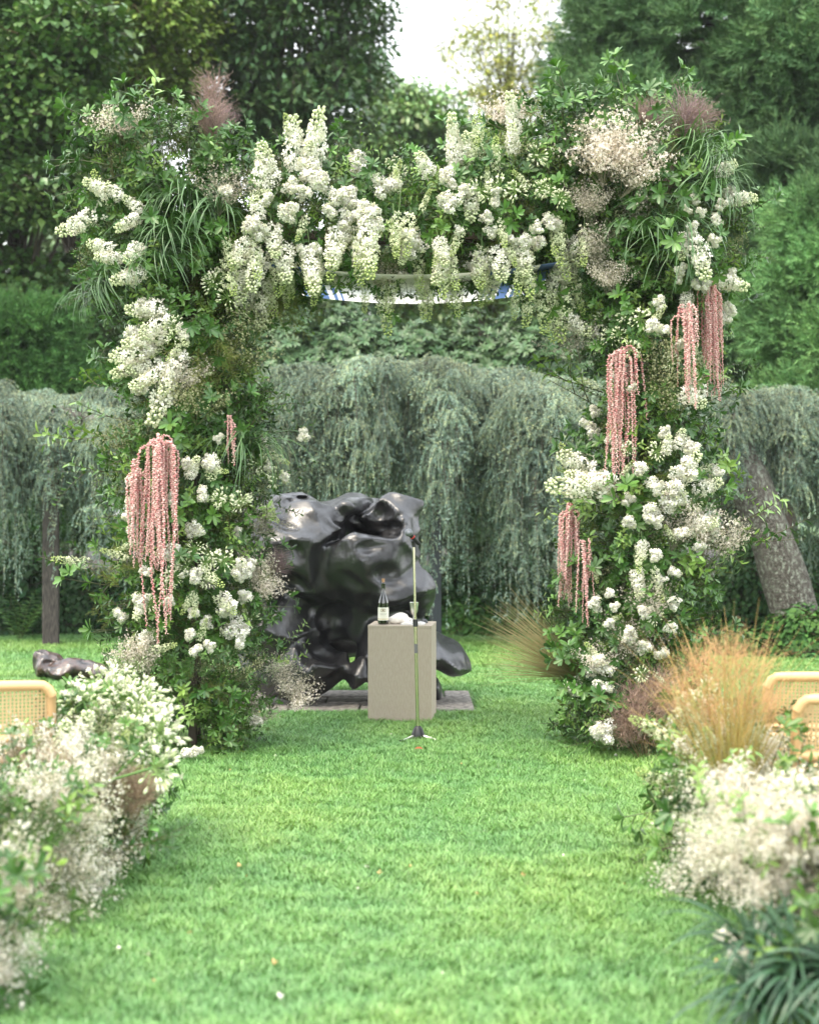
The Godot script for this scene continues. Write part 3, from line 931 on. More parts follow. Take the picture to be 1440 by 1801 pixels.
	var balls := [[550, 312, 26], [540, 298, 20], [562, 320, 20], [627, 287, 22], [675, 328, 22], [690, 325, 15], [396, 338, 13], [469, 349, 13], [512, 330, 17], [588, 345, 18], [617, 350, 18], [581, 372, 13], [510, 372, 20], [535, 340, 15], [605, 345, 16], [650, 385, 22], [640, 372, 17], [610, 388, 19], [665, 395, 14],
		[805, 280, 18], [787, 312, 17], [793, 357, 20], [785, 350, 15], [730, 428, 22], [720, 440, 16], [925, 425, 15], [948, 430, 14], [943, 400, 13], [970, 393, 17], [978, 400, 13], [855, 383, 13], [830, 470, 14], [740, 500, 13], [1158, 535, 13], [1150, 575, 15], [1165, 580, 12], [1037, 758, 16], [1030, 745, 11],
		[1075, 875, 13], [1103, 880, 12], [1125, 825, 14], [1148, 855, 17], [1143, 900, 19], [1150, 915, 13], [1108, 917, 14], [1180, 880, 24], [1200, 830, 23], [1185, 860, 18], [1210, 785, 17], [1198, 938, 13], [1150, 978, 13], [1160, 1017, 13], [1185, 1060, 14], [1131, 1075, 14], [1102, 1115, 17], [1131, 1139, 13], [1163, 1148, 13],
		[1050, 1170, 24], [1035, 1165, 16], [1005, 1205, 17], [1015, 1210, 14], [1062, 1285, 22], [1050, 1280, 15], [1060, 1210, 15], [1240, 925, 14], [1230, 960, 12], [333, 815, 13], [368, 815, 14], [358, 870, 14], [346, 932, 18], [303, 970, 18], [229, 905, 14], [424, 1000, 18], [428, 1010, 14], [400, 1060, 20], [413, 1103, 22], [425, 1110, 15], [257, 1005, 12], [298, 1055, 12],
		[365, 1095, 12], [345, 1145, 12], [369, 1135, 11], [503, 840, 11], [534, 766, 12], [465, 780, 11], [250, 1055, 15], [240, 590, 20], [265, 620, 18], [245, 650, 17], [330, 1325, 12], [350, 1320, 10], [450, 1270, 12], [405, 1070, 15], [260, 545, 18], [250, 680, 16], [445, 400, 20], [460, 410, 16]]
	for k in 80:       # loose small heads between the named ones
		var bx: float = [rr(205, 480), rr(1030, 1265), rr(400, 1010), rr(1180, 1290)][k % 4]
		var by: float = [rr(760, 1290), rr(580, 1270), rr(300, 500), rr(330, 560)][k % 4]
		balls.push_back([bx, by, rr(8.0, 14.0)])
	for s in balls:
		var d: float = front(s[0], s[1]) - 0.19
		var dir := Vector3((s[0] - 720) * 0.0004 + rr(-0.3, 0.3), rr(-0.35, 0.35), 1.0)
		put("white_flower_cluster", pick(K.balls), arch, Transform3D(ydir(dir, rr(0, TAU)).scaled(Vector3.ONE * s[2] * 0.97 * d / F / 0.066), P(s[0], s[1], d) + off))
	for s in [[690, 290], [700, 300], [1180, 640], [1060, 560], [1090, 590], [1100, 560], [1130, 560], [1075, 600], [1050, 610], [1110, 610], [960, 330], [880, 330], [860, 340], [905, 340], [940, 280], [380, 490], [410, 480], [370, 500], [400, 520], [340, 970], [360, 990], [375, 975], [345, 1010], [390, 990], [370, 1020], [330, 1000], [290, 1030], [300, 1010],
			[420, 880], [395, 870], [380, 880], [1150, 790], [1100, 790], [1080, 780], [1220, 880], [950, 340], [985, 350], [845, 340], [300, 575], [310, 590], [260, 1060], [440, 1090], [1150, 1080], [1120, 1190], [490, 840], [455, 820], [210, 1170], [225, 1185], [250, 1170]]:
		var d := front(s[0], s[1]) - 0.18
		put("agapanthus_head", pick(K.agas), arch, Transform3D(ydir(Vector3(rr(-0.5, 0.5), rr(-0.2, 0.5), 1), rr(0, TAU)).scaled(Vector3.ONE * rr(0.6, 0.95)), P(s[0] + rr(-6, 6), s[1] + rr(-6, 6), d) + off))
	# soft fillers: [x, y, height in px, lean x, kind]
	for s in [[1060, 330, 120, -20, "cream"], [1075, 320, 130, 10, "cream"], [1100, 330, 110, 20, "cream"], [1050, 300, 90, -10, "cream"], [1090, 350, 90, 30, "cream"], [1040, 400, 80, -10, "grey"], [1030, 390, 70, 20, "grey"], [1050, 470, 80, -5, "grey"], [1040, 490, 90, 10, "grey"], [1110, 410, 80, 25, "grey"], [1065, 520, 70, 0, "grey"],
			[215, 810, 70, -20, "olive_fuzz"], [235, 800, 70, 10, "olive_fuzz"], [310, 740, 90, -10, "olive_fuzz"], [345, 750, 80, 20, "olive_fuzz"], [320, 700, 80, 0, "grey"], [410, 660, 90, 30, "olive_fuzz"], [1170, 700, 90, 0, "olive_fuzz"], [1190, 740, 80, 0, "olive_fuzz"], [1170, 650, 70, 10, "olive_fuzz"], [1240, 1000, 90, 60, "grey"], [1235, 980, 80, 40, "cream"],
			[1180, 970, 70, 30, "grey"], [490, 1230, 70, 30, "grey"], [505, 1250, 50, 40, "cream"], [470, 1210, 60, 20, "grey"], [440, 1040, 70, 30, "grey"], [455, 1060, 60, 30, "cream"], [450, 960, 70, 20, "grey"], [665, 520, 60, 0, "cream"], [690, 490, 60, 0, "olive_fuzz"], [900, 240, 90, -10, "cream"], [905, 290, 60, 0, "olive_fuzz"], [1100, 1170, 80, 40, "grey"], [1140, 1100, 80, 20, "grey"],
			[385, 380, 90, 0, "grey"], [210, 260, 80, -10, "cream"], [640, 500, 60, 10, "olive_fuzz"], [1080, 520, 60, 0, "cream"], [1050, 1190, 60, 0, "cream"], [440, 1280, 60, 20, "grey"], [420, 1200, 60, 10, "olive_fuzz"], [260, 1200, 70, -40, "grey"], [245, 1170, 60, -20, "cream"], [440, 610, 80, 0, "olive_fuzz"], [1020, 640, 70, -40, "grey"]]:
		put(["filler_spray", "filler_spray"][0], pick(K[s[4]]), arch, span(s[0], s[1], s[0] + s[3], s[1] - s[2], front(s[0], s[1] - 20) - 0.12, 0.24, 0.25, rr(0, TAU)).translated(off))
	for s in [[375, 245, 382, 145], [385, 240, 400, 155], [365, 240, 355, 160], [375, 200, 370, 95], [195, 260, 190, 180], [215, 250, 220, 190], [1140, 245, 1130, 145], [1150, 240, 1150, 150], [1185, 245, 1250, 140], [1195, 250, 1240, 145], [1205, 240, 1265, 160], [1158, 340, 1150, 260], [1165, 345, 1170, 265], [1160, 280, 1160, 350], [480, 1010, 515, 970], [475, 1000, 505, 950]]:
		put("mauve_plume", pick(K.mauve), arch, span(s[0], s[1], s[2], s[3], front(s[0], s[1]) - 0.03, 0.33, 0.1, rr(0, TAU)).translated(off))
	for s in [[1120, 1300, 1090, 1190], [1140, 1310, 1150, 1180], [1160, 1310, 1190, 1200], [1130, 1280, 1110, 1170], [1150, 1300, 1130, 1220], [1170, 1310, 1180, 1230], [1110, 1310, 1070, 1240], [1140, 1250, 1170, 1150]]:
		put("pink_grass_plume", pick(K.pinkfluff), arch, span(s[0], s[1], s[2], s[3], front(s[0], s[1]) - 0.1, 0.34, 0.25, rr(0, TAU)).translated(off))
	for s in [[318, 362, 315, 330, 0], [335, 375, 345, 350, 0], [385, 385, 395, 365, 0], [300, 425, 285, 400, 0], [320, 440, 330, 420, 0], [210, 500, 160, 470, 0], [200, 515, 145, 500, 0], [195, 530, 150, 530, 0], [215, 490, 180, 460, 0], [415, 795, 430, 770, 0], [435, 800, 455, 790, 0],
			[1215, 270, 1250, 225, 1], [1225, 290, 1265, 260, 1], [1230, 330, 1265, 300, 1], [1200, 250, 1230, 200, 1], [1160, 405, 1150, 385, 0], [1185, 460, 1185, 440, 0], [1175, 415, 1190, 400, 0], [1240, 350, 1262, 325, 0], [1130, 420, 1115, 405, 0], [1200, 470, 1215, 455, 0], [290, 470, 270, 450, 0], [1250, 330, 1275, 320, 1]]:
		var x := span(s[0], s[1], s[2], s[3], front(s[0], s[1]) - 0.05, 1.0, 0.6, rr(0, TAU))
		put("long_leaf_tuft", K.tuft[s[4]], arch, Transform3D(Basis(Vector3(1, 0, 0), 0.35).rotated(Vector3(0, 0, 1), clampf(-(s[2] - s[0]) * 0.012, -0.6, 0.6)) * Basis(Vector3.UP, rr(0, TAU)).scaled(Vector3.ONE * rr(0.8, 1.05)), x.origin + off))
	for s in [[470, 500, 490, 600], [490, 500, 520, 610], [500, 510, 540, 590], [480, 520, 480, 620], [350, 570, 330, 660], [370, 580, 390, 680], [350, 610, 380, 720], [390, 600, 400, 690], [340, 650, 350, 740], [200, 1060, 145, 1050], [210, 1080, 155, 1090], [210, 1030, 150, 1000], [700, 500, 690, 560], [780, 510, 790, 580], [820, 500, 830, 555], [910, 500, 920, 570], [960, 510, 965, 590],
			[260, 900, 200, 870], [250, 960, 180, 930], [250, 1000, 190, 980], [1000, 480, 990, 560], [740, 500, 730, 570], [850, 440, 830, 430], [540, 500, 520, 570], [420, 590, 440, 680], [240, 850, 180, 845]]:
		put("feathery_fern", pick(K.fern), arch, span(s[0], s[1], s[2], s[3], front(s[0], s[1]) - 0.02, 0.32, 0.2, rr(0, TAU)).translated(off))
	for s in [[370, 370, 350, 320], [300, 380, 310, 420], [1100, 900, 1070, 880], [1080, 910, 1060, 930], [1060, 1260, 1050, 1230], [300, 1230, 280, 1170], [330, 1200, 330, 1130], [350, 1190, 380, 1150], [440, 1230, 450, 1170], [310, 1180, 270, 1120]]:
		put("feathery_fern", K.green_fern[0], arch, span(s[0], s[1], s[2], s[3], front(s[0], s[1]) - 0.06, 0.3, 0.2, rr(0, TAU)).translated(off))
	for s in [[1030, 1190, 850, 1085], [1020, 1195, 860, 1120], [1030, 1180, 870, 1070], [1040, 1190, 900, 1090], [1020, 1190, 850, 1145]]:
		put("grass_spray", K.reed[0], arch, span(s[0], s[1], s[2], s[3], 9.0, 0.62, 0.0, rr(0, TAU)).translated(off))
	tassel(arch, 282, 778, 1135, 90, 34, 0.82)
	tassel(arch, 242, 822, 985, 50, 16)
	tassel(arch, 1092, 622, 850, 80, 30)
	tassel(arch, 1248, 512, 690, 52, 26)
	tassel(arch, 1205, 545, 700, 50, 16)
	tassel(arch, 1000, 893, 1060, 46, 20)
	tassel(arch, 1030, 958, 1100, 30, 10)
	tassel(arch, 400, 735, 805, 22, 6)

# ------------------------------------------------------------------ flowers along the aisle
func aisle(called: String, at: Vector3, label: String) -> Node3D:
	return thing(called, at, label, "flower arrangement", "low flower arrangements along the aisle")

func heap(root: Node3D, mesh_name: String, kinds: Array, cnt: int, lo: Vector3, hi: Vector3, sc: Vector2, lean := Vector3.ZERO, wild := 0.5) -> void:
	var mid := (lo + hi) * 0.5
	for k in cnt:
		var p := Vector3(rr(lo.x, hi.x), rr(lo.y, hi.y), rr(lo.z, hi.z))
		var d := ((p - mid) * 1.2 + Vector3(0, 0.5, 0.15) + lean + rdir() * wild).normalized()
		put(mesh_name, pick(kinds), root, Transform3D(ydir(d, rr(0, TAU)).scaled(Vector3.ONE * rr(sc.x, sc.y)), p - root.position))

func heap_fill(root: Node3D, kinds: Array, cnt: int, lo: Vector3, hi: Vector3, sc: Vector2) -> void:
	var sets := {}
	for m in kinds: sets[m] = [[], []]
	for k in cnt:
		var n := rdir()
		var c := (lo + hi) * 0.5
		var p := c + n * (hi - lo) * 0.5 * pow(rng.randf(), 0.4)
		if p.y < 0.02: continue
		var m = pick(kinds)
		sets[m][0].push_back(Transform3D(ydir((n + Vector3(0, 0.3, 0) + rdir() * 0.5).normalized(), rr(0, TAU)).scaled(Vector3.ONE * rr(sc.x, sc.y)), p - root.position))
		sets[m][1].push_back(vary(Color.WHITE, 0.25, 0.05))
	for m in sets: many("inner_foliage", m, sets[m][0], sets[m][1], root)

func build_aisle() -> void:
	K.orange = [blades(56, 0.85, 0.005, 1.2, 0.36, Color(0.34, 0.36, 0.10), Color(0.60, 0.40, 0.18), M.fuzz), plume(0.5, 0.34, 120, Color(0.56, 0.36, 0.2), Color(0.4, 0.28, 0.08), 0.003)]
	K.pearl = [fuzz(0.15, 0.22, 20, 34, Color(0.82, 0.78, 0.68), Color(0.5, 0.48, 0.36), 0.0075)]
	K.tan = [plume(0.36, 0.2, 240, Color(0.46, 0.36, 0.27), Color(0.3, 0.24, 0.12), 0.003)]
	K.dark_tuft = [blades(22, 0.5, 0.026, 3.0, 0.6, Color(0.02, 0.058, 0.026), Color(0.04, 0.095, 0.045), M.leaf)]
	var b: Node3D
	# left, farther
	b = aisle("aisle_flowers", Vector3(-1.4, 0, -5.9), "bushy flowers before the arch's left column, pale agapanthus heads on top")
	heap_fill(b, K.lances + K.whorls, 110, Vector3(-1.52, 0.0, -6.6), Vector3(-1.12, 0.56, -5.3), Vector2(0.6, 0.9))
	heap_fill(b, K.lances + K.whorls, 50, Vector3(-2.0, 0.0, -6.2), Vector3(-1.3, 0.30, -5.35), Vector2(0.6, 0.9))
	heap_fill(b, K.olive_fuzz + K.breath, 50, Vector3(-1.52, 0.0, -6.6), Vector3(-1.08, 0.56, -5.25), Vector2(0.7, 1.0))
	heap_fill(b, K.olive_fuzz + K.breath, 20, Vector3(-1.95, 0.0, -6.2), Vector3(-1.3, 0.30, -5.35), Vector2(0.6, 0.9))
	heap(b, "babys_breath_spray", K.breath, 30, Vector3(-1.32, 0.02, -5.6), Vector3(-1.08, 0.42, -5.2), Vector2(0.7, 1.05), Vector3(0.2, 0, 0.4))
	heap(b, "babys_breath_spray", K.breath, 20, Vector3(-1.5, 0.28, -6.1), Vector3(-1.12, 0.5, -5.4), Vector2(0.7, 1.0), Vector3(0.3, 0, 0.2))
	heap(b, "white_flower_spike", K.green_spikes + K.spikes, 16, Vector3(-1.3, 0.3, -6.4), Vector3(-1.05, 0.5, -5.7), Vector2(0.6, 0.9), Vector3(0.1, 0.6, 0))
	for s in [[245, 1265], [225, 1240], [195, 1225], [270, 1290], [160, 1265], [210, 1290], [250, 1310], [140, 1300], [175, 1320], [230, 1330], [110, 1330], [120, 1275], [190, 1270], [260, 1240], [150, 1240], [280, 1270], [235, 1290], [205, 1200], [175, 1215], [130, 1330], [160, 1340], [260, 1330], [220, 1355], [190, 1350], [240, 1225], [215, 1250]]:
		put("agapanthus_head", pick(K.agas), b, Transform3D(ydir(Vector3(rr(-0.3, 0.3), 1, rr(0, 0.6)), rr(0, TAU)).scaled(Vector3.ONE * rr(1.05, 1.4)), P(s[0] + 48.0, s[1] - 8.0, rr(5.9, 6.5)) - b.position))
	put("agapanthus_head", K.agas[0], b, Transform3D(ydir(Vector3(0.8, 0.75, 0.2)).scaled(Vector3.ONE * 1.5), P(335, 1290, 5.6) - b.position))
	put("agapanthus_head", K.agas[1], b, Transform3D(ydir(Vector3(0.9, 0.3, 0.3)).scaled(Vector3.ONE * 1.4), P(325, 1350, 5.5) - b.position))
	for s in [[60, 1400, 40, 1290], [100, 1400, 120, 1300], [170, 1420, 190, 1340], [215, 1400, 250, 1330], [40, 1420, 20, 1350], [140, 1400, 130, 1330], [230, 1440, 250, 1350], [190, 1450, 180, 1360], [250, 1420, 275, 1350]]:
		put("tan_grass_plume", K.tan[0], b, span(s[0] + 48, s[1], s[2] + 48, s[3], 5.7, 0.36, 0.1, rr(0, TAU)).translated(-b.position))
	heap(b, "feathery_fern", K.green_fern, 26, P(40, 1600, 5.2), P(150, 1450, 5.0), Vector2(0.6, 0.9), Vector3(0, 0, 0.5))
	heap(b, "leaf_sprig", K.lances, 18, P(20, 1500, 5.4), P(270, 1380, 5.2), Vector2(0.6, 0.9), Vector3(0, 0.2, 0.4))
	# left, nearer
	b.position.x -= 0.12
	b = aisle("aisle_flowers", Vector3(-1.35, 0, -4.35), "white flowers at the frame's left edge, the nearest on that side")
	heap_fill(b, K.lances + K.whorls, 60, Vector3(-1.75, 0.0, -4.7), Vector3(-1.12, 0.5, -4.0), Vector2(0.7, 1.0))
	heap(b, "babys_breath_spray", K.pearl + K.breath, 46, Vector3(-1.5, 0.04, -4.6), Vector3(-1.14, 0.42, -4.15), Vector2(0.6, 0.95), Vector3(0.2, 0, 0.3))
	heap(b, "white_flower_cluster", K.balls, 14, Vector3(-1.5, 0.25, -4.5), Vector3(-1.2, 0.5, -4.2), Vector2(0.45, 0.75), Vector3(0.3, 0.2, 0.3))
	b.position.x -= 0.13
	# right, farther
	b = aisle("aisle_flowers", Vector3(1.2, 0, -5.75), "loose white flowers with tall orange grass before the arch's right column")
	heap_fill(b, K.lances + K.whorls, 120, Vector3(1.0, 0.0, -6.4), Vector3(1.65, 0.52, -5.25), Vector2(0.7, 1.0))
	heap_fill(b, K.olive_fuzz + K.breath, 60, Vector3(0.98, 0.0, -6.4), Vector3(1.6, 0.5, -5.25), Vector2(0.7, 1.0))
	heap(b, "babys_breath_spray", K.breath, 24, Vector3(0.98, 0.02, -5.7), Vector3(1.35, 0.4, -5.2), Vector2(0.55, 0.9), Vector3(-0.3, 0, 0.4))
	heap(b, "white_flower_cluster", K.balls, 22, Vector3(1.0, 0.3, -6.2), Vector3(1.4, 0.62, -5.5), Vector2(0.4, 0.65), Vector3(-0.3, 0.2, 0.3))
	heap(b, "leaf_sprig", K.lances, 14, Vector3(0.98, 0.1, -5.9), Vector3(1.2, 0.5, -5.3), Vector2(0.6, 0.9), Vector3(-0.3, 0.2, 0.3))
	heap(b, "white_flower_spike", K.green_spikes, 16, Vector3(0.98, 0.3, -6.2), Vector3(1.3, 0.6, -5.5), Vector2(0.6, 0.9), Vector3(-0.5, 0.3, 0.1))
	for s in [[1180, 1240], [1200, 1215], [1165, 1260], [1185, 1290], [1215, 1250], [1150, 1330], [1140, 1370]]:
		put("agapanthus_head", pick(K.agas), b, Transform3D(ydir(Vector3(rr(-0.4, 0.2), 1, rr(0, 0.6)), rr(0, TAU)).scaled(Vector3.ONE * rr(0.7, 1.0)), P(s[0] + 0.0, s[1] + 0.0, rr(5.7, 6.2)) - b.position))
	for s in [[1225, 1400, 1150, 1180], [1240, 1410, 1205, 1130], [1250, 1400, 1255, 1120], [1260, 1410, 1300, 1180], [1235, 1420, 1180, 1230]]:
		put("orange_grass_clump", K.orange[0], b, span(s[0], s[1], s[2], s[3], 5.5, 0.72, 0.05, rr(0, TAU)).translated(-b.position))
	for s in [[1195, 1220, 1175, 1110], [1230, 1220, 1230, 1085], [1270, 1230, 1290, 1110], [1210, 1300, 1180, 1180], [1255, 1280, 1280, 1180], [1290, 1280, 1320, 1190], [1160, 1260, 1130, 1160]]:
		put("orange_grass_plume", K.orange[1], b, span(s[0], s[1], s[2], s[3], 5.5, 0.5, 0.05, rr(0, TAU)).translated(-b.position))
	b.position.x += 0.10
	# right, nearer
	b = aisle("aisle_flowers", Vector3(1.35, 0, -4.5), "dense cream babys breath over dark strap leaves at the lower right corner")
	heap_fill(b, K.lances + K.whorls, 70, Vector3(1.1, 0.0, -4.9), Vector3(1.75, 0.42, -4.0), Vector2(0.7, 1.0))
	heap(b, "babys_breath_spray", K.breath + K.pearl, 58, Vector3(1.02, 0.26, -4.9), Vector3(1.6, 0.5, -4.3), Vector2(0.6, 0.95), Vector3(0, 0.2, 0.3), 0.8)
	heap(b, "babys_breath_spray", K.pearl, 30, Vector3(1.06, 0.3, -4.6), Vector3(1.5, 0.46, -4.25), Vector2(0.6, 0.9), Vector3(0, 0.1, 0.6), 0.8)
	heap(b, "leaf_sprig", K.lances, 16, Vector3(1.02, 0.2, -4.8), Vector3(1.5, 0.5, -4.2), Vector2(0.6, 0.9), Vector3(-0.1, 0.3, 0.4))
	heap(b, "long_leaf_tuft", K.dark_tuft, 13, Vector3(1.0, 0.06, -4.25), Vector3(1.32, 0.2, -3.95), Vector2(0.55, 0.75), Vector3(0, 1.2, 0.3))
	heap(b, "white_flower_cluster", K.balls, 14, Vector3(0.98, 0.06, -4.5), Vector3(1.1, 0.26, -4.1), Vector2(0.35, 0.6), Vector3(-0.5, 0, 0.4))
	heap(b, "agapanthus_head", K.agas, 8, Vector3(1.15, 0.5, -4.9), Vector3(1.4, 0.6, -4.5), Vector2(0.7, 1.0), Vector3(0, 0.8, 0.2))

# ------------------------------------------------------------------ chairs
func build_chair() -> Node3D:
	var t := Node3D.new()
	t.name = "cane_chair"
	add_child(t, true)
	var w := 0.235
	for s in [-1.0, 1.0]:
		var b := MB.new()
		tube(b, PackedVector3Array([Vector3(s * w, 0, 0.27), Vector3(s * w, 0.2, 0.235), Vector3(s * w, 0.45, 0.205), Vector3(s * w, 0.62, 0.225), Vector3(s * w, 0.735, 0.258)]), 0.021, 0.02, 10, Color.WHITE, true)
		put("back_leg", mk([[b, M.beech]]), t)
		b = MB.new()
		tube(b, PackedVector3Array([Vector3(s * w, 0, -0.23), Vector3(s * w, 0.44, -0.21)]), 0.015, 0.018, 10, Color.WHITE, true)
		put("front_leg", mk([[b, M.beech]]), t)
		b = MB.new()
		tube(b, PackedVector3Array([Vector3(s * w, 0.24, 0.23), Vector3(s * w, 0.24, -0.22)]), 0.01, 0.01, 8, Color.WHITE, true)
		put("stretcher", mk([[b, M.beech]]), t)
	for y in [0.775, 0.545]:
		var b := MB.new()
		var pts := PackedVector3Array()
		for k in 25:
			var a := -1.0 + k / 12.0
			var bend := 0.045 * pow(maxf(absf(a) - 0.8, 0.0) / 0.2, 2.2) if y > 0.7 else 0.0
			pts.push_back(Vector3(a * (w + 0.004), y + (0.008 * (1.0 - a * a)) - bend, 0.205 + (y - 0.45) * 0.19 + 0.035 * (1.0 - a * a)))
		tube(b, pts, 0.021, 0.021, 10, Color.WHITE, true)
		put("top_rail" if y > 0.7 else "lower_rail", mk([[b, M.beech]]), t)
	var c := MB.new()
	for k in 30:       # the woven cane of the back
		var a := -1.0 + (k + 0.5) / 15.0
		var z := 0.035 * (1.0 - a * a)
		var x := a * w
		for e in 2:
			var x2 := x + (0.0 if e == 0 else 0.012)
			c.quad(Vector3(x2, 0.55, 0.224 + z), Vector3(x2, 0.77, 0.264 + z), Vector3(x2 + 0.0045, 0.77, 0.264 + z), Vector3(x2 + 0.0045, 0.55, 0.224 + z), Color.WHITE)
	for k in 14:
		var y := 0.555 + k * 0.0155
		for q in 8:
			var a0 := -1.0 + q * 0.25
			var a1 := a0 + 0.25
			var z0 := 0.226 + (y - 0.55) * 0.18
			var p0 := Vector3(a0 * w, y, z0 + 0.035 * (1 - a0 * a0))
			var p1 := Vector3(a1 * w, y, z0 + 0.035 * (1 - a1 * a1))
			c.quad(p0, p0 + Vector3(0, 0.0055, 0.001), p1 + Vector3(0, 0.0055, 0.001), p1, Color.WHITE)
	put("cane_back", mk([[c, M.cane]]), t)
	var f := MB.new()
	for s in [-1.0, 1.0]:
		box(f, Vector3(s * w - 0.03, 0.43, -0.235), Vector3(s * w + 0.03, 0.462, 0.235), Color.WHITE, 0.01)
		box(f, Vector3(-w + 0.031, 0.432, s * 0.205 - 0.029), Vector3(w - 0.031, 0.46, s * 0.205 + 0.029), Color.WHITE, 0.01)
	put("seat_frame", mk([[f, M.beech]]), t)
	var sc := MB.new()
	box(sc, Vector3(-w + 0.03, 0.447, -0.18), Vector3(w - 0.03, 0.452, 0.18), Color.WHITE, 0.001)
	put("cane_seat", mk([[sc, M.cane]]), t)
	return t

# ------------------------------------------------------------------ trees
func tree(called: String, label: String, base: Vector3, trunk_r: float, lean: Vector3, h: float, lobes: Array, mesh: Mesh, per: float, tintc: Color, sz := 1.0) -> Node3D:
	var t := thing(called, base, label, "tree", "trees behind the weeping cedar")
	var b := MB.new()
	var pts := PackedVector3Array()
	for k in 8:
		var f := k / 7.0
		pts.push_back(lean * f * f * h + Vector3(sin(f * 5.0) * 0.12, h * f, cos(f * 4.0) * 0.1 - 0.1))
	tube(b, pts, trunk_r, trunk_r * 0.3, 9, Color.WHITE)
	for e in lobes:       # a limb to every bough
		var c: Vector3 = e[0] - base
		var f := clampf((c.y - 1.2) / h, 0.1, 0.95)
		var p := pts[int(f * 6.9)]
		tube(b, PackedVector3Array([p, p.lerp(c, 0.5) + Vector3(0, 0.25, 0), c]), trunk_r * 0.3 * (1.2 - f), 0.015, 5, Color.WHITE)
	put("trunk", mk([[b, M.trunk]]), t)
	var where := []
	var tints := []
	for e in lobes:
		var r: Vector3 = e[1]
		var tone := rr(0.72, 1.28)
		for k in int(per * (r.x * r.y + r.y * r.z + r.x * r.z) / 3.0):
			var n := rdir()
			if n.z < -0.3: n.z *= -1.0
			if n.y < -0.6: n.y *= -1.0
			var p: Vector3 = e[0] + n * r * pow(rng.randf(), 0.28)
			where.push_back(Transform3D(Basis(Vector3.UP, rr(0, TAU)).rotated(rdir(), rr(0, 0.5)).scaled(Vector3.ONE * sz * rr(0.75, 1.25)), p - base))
			tints.push_back(vary(tintc * tone, 0.2, 0.08))
	many("crown", mesh, where, tints, t)
	return t

func lobes_in(px0: float, py0: float, px1: float, py1: float, d: float, cnt: int, r: float, dz := 1.5, ragged := 0.35) -> Array:   # boughs scattered through an egg-shaped crown
	var o := []
	var a := P(px0, py1, d)
	var c := P(px1, py0, d)
	for k in cnt:
		var n := rdir() * pow(rng.randf(), 0.4)
		var mid := (a + c) * 0.5
		var h := (c - a) * 0.5
		var s := r * rr(1.0 - ragged, 1.0 + ragged)
		o.push_back([mid + Vector3(n.x * (absf(h.x) - s * 0.6), n.y * (absf(h.y) - s * 0.6), n.z * dz), Vector3(s, s * 0.62, s)])
	return o

func lobes_grid(px0: float, py0: float, px1: float, py1: float, d: float, cnt: int, r: float, dz: float) -> Array:
	var o := []
	for k in cnt:
		var s := r * rr(0.7, 1.3)
		o.push_back([P(rr(px0, px1), rr(py0, py1), d) + Vector3(0, 0, rr(-dz, dz)), Vector3(s, s * 0.65, s)])
	return o

func conifer(called: String, label: String, px: float, d: float, h: float, w: float, cnt: int, mesh: Mesh, tintc: Color, low := 0.4, sz := 1.0) -> void:
	var base := P(px, 900.5, d) * Vector3(1, 0, 1)
	var t := thing(called, base, label, "tree", "conifers at the right")
	var b := MB.new()
	tube(b, PackedVector3Array([Vector3.ZERO, Vector3(0.05, h * 0.5, 0), Vector3(0, h, 0)]), 0.35, 0.04, 9, Color.WHITE)
	var where := []
	var tints := []
	for k in cnt:
		var f := low / h + (1.0 - low / h) * pow(rng.randf(), 0.85)
		var a := rr(-0.35, PI + 0.35)       # mostly the side that faces the lawn
		var reach := w * (1.0 - f * 0.62) * rr(0.72, 1.05)
		var c := Vector3(cos(a) * reach, h * f - reach * 0.15, sin(a) * reach)
		tube(b, PackedVector3Array([Vector3(0, h * f, 0), c * Vector3(0.5, 1, 0.5) + Vector3(0, 0.2, 0), c]), 0.06, 0.015, 4, Color.WHITE)
		var s := rr(0.42, 0.75) * sz
		var tone := rr(0.65, 1.3)
		for q in int(70 * s * s / sz / sz * 1.3):
			var n := rdir()
			if n.y < -0.35: n.y *= -1.0
			var p := c + n * Vector3(s, s * 0.62, s) * pow(rng.randf(), 0.3)
			var dir := (n * 0.8 + Vector3(cos(a), 0.35, sin(a)) * 0.7).normalized()
			where.push_back(Transform3D(ydir(dir, rr(0, TAU)).scaled(Vector3.ONE * rr(0.7, 1.15) * sz), p))
			tints.push_back(vary(tintc * tone, 0.2, 0.06))
	put("trunk", mk([[b, M.trunk]]), t)
	many("crown", mesh, where, tints, t)

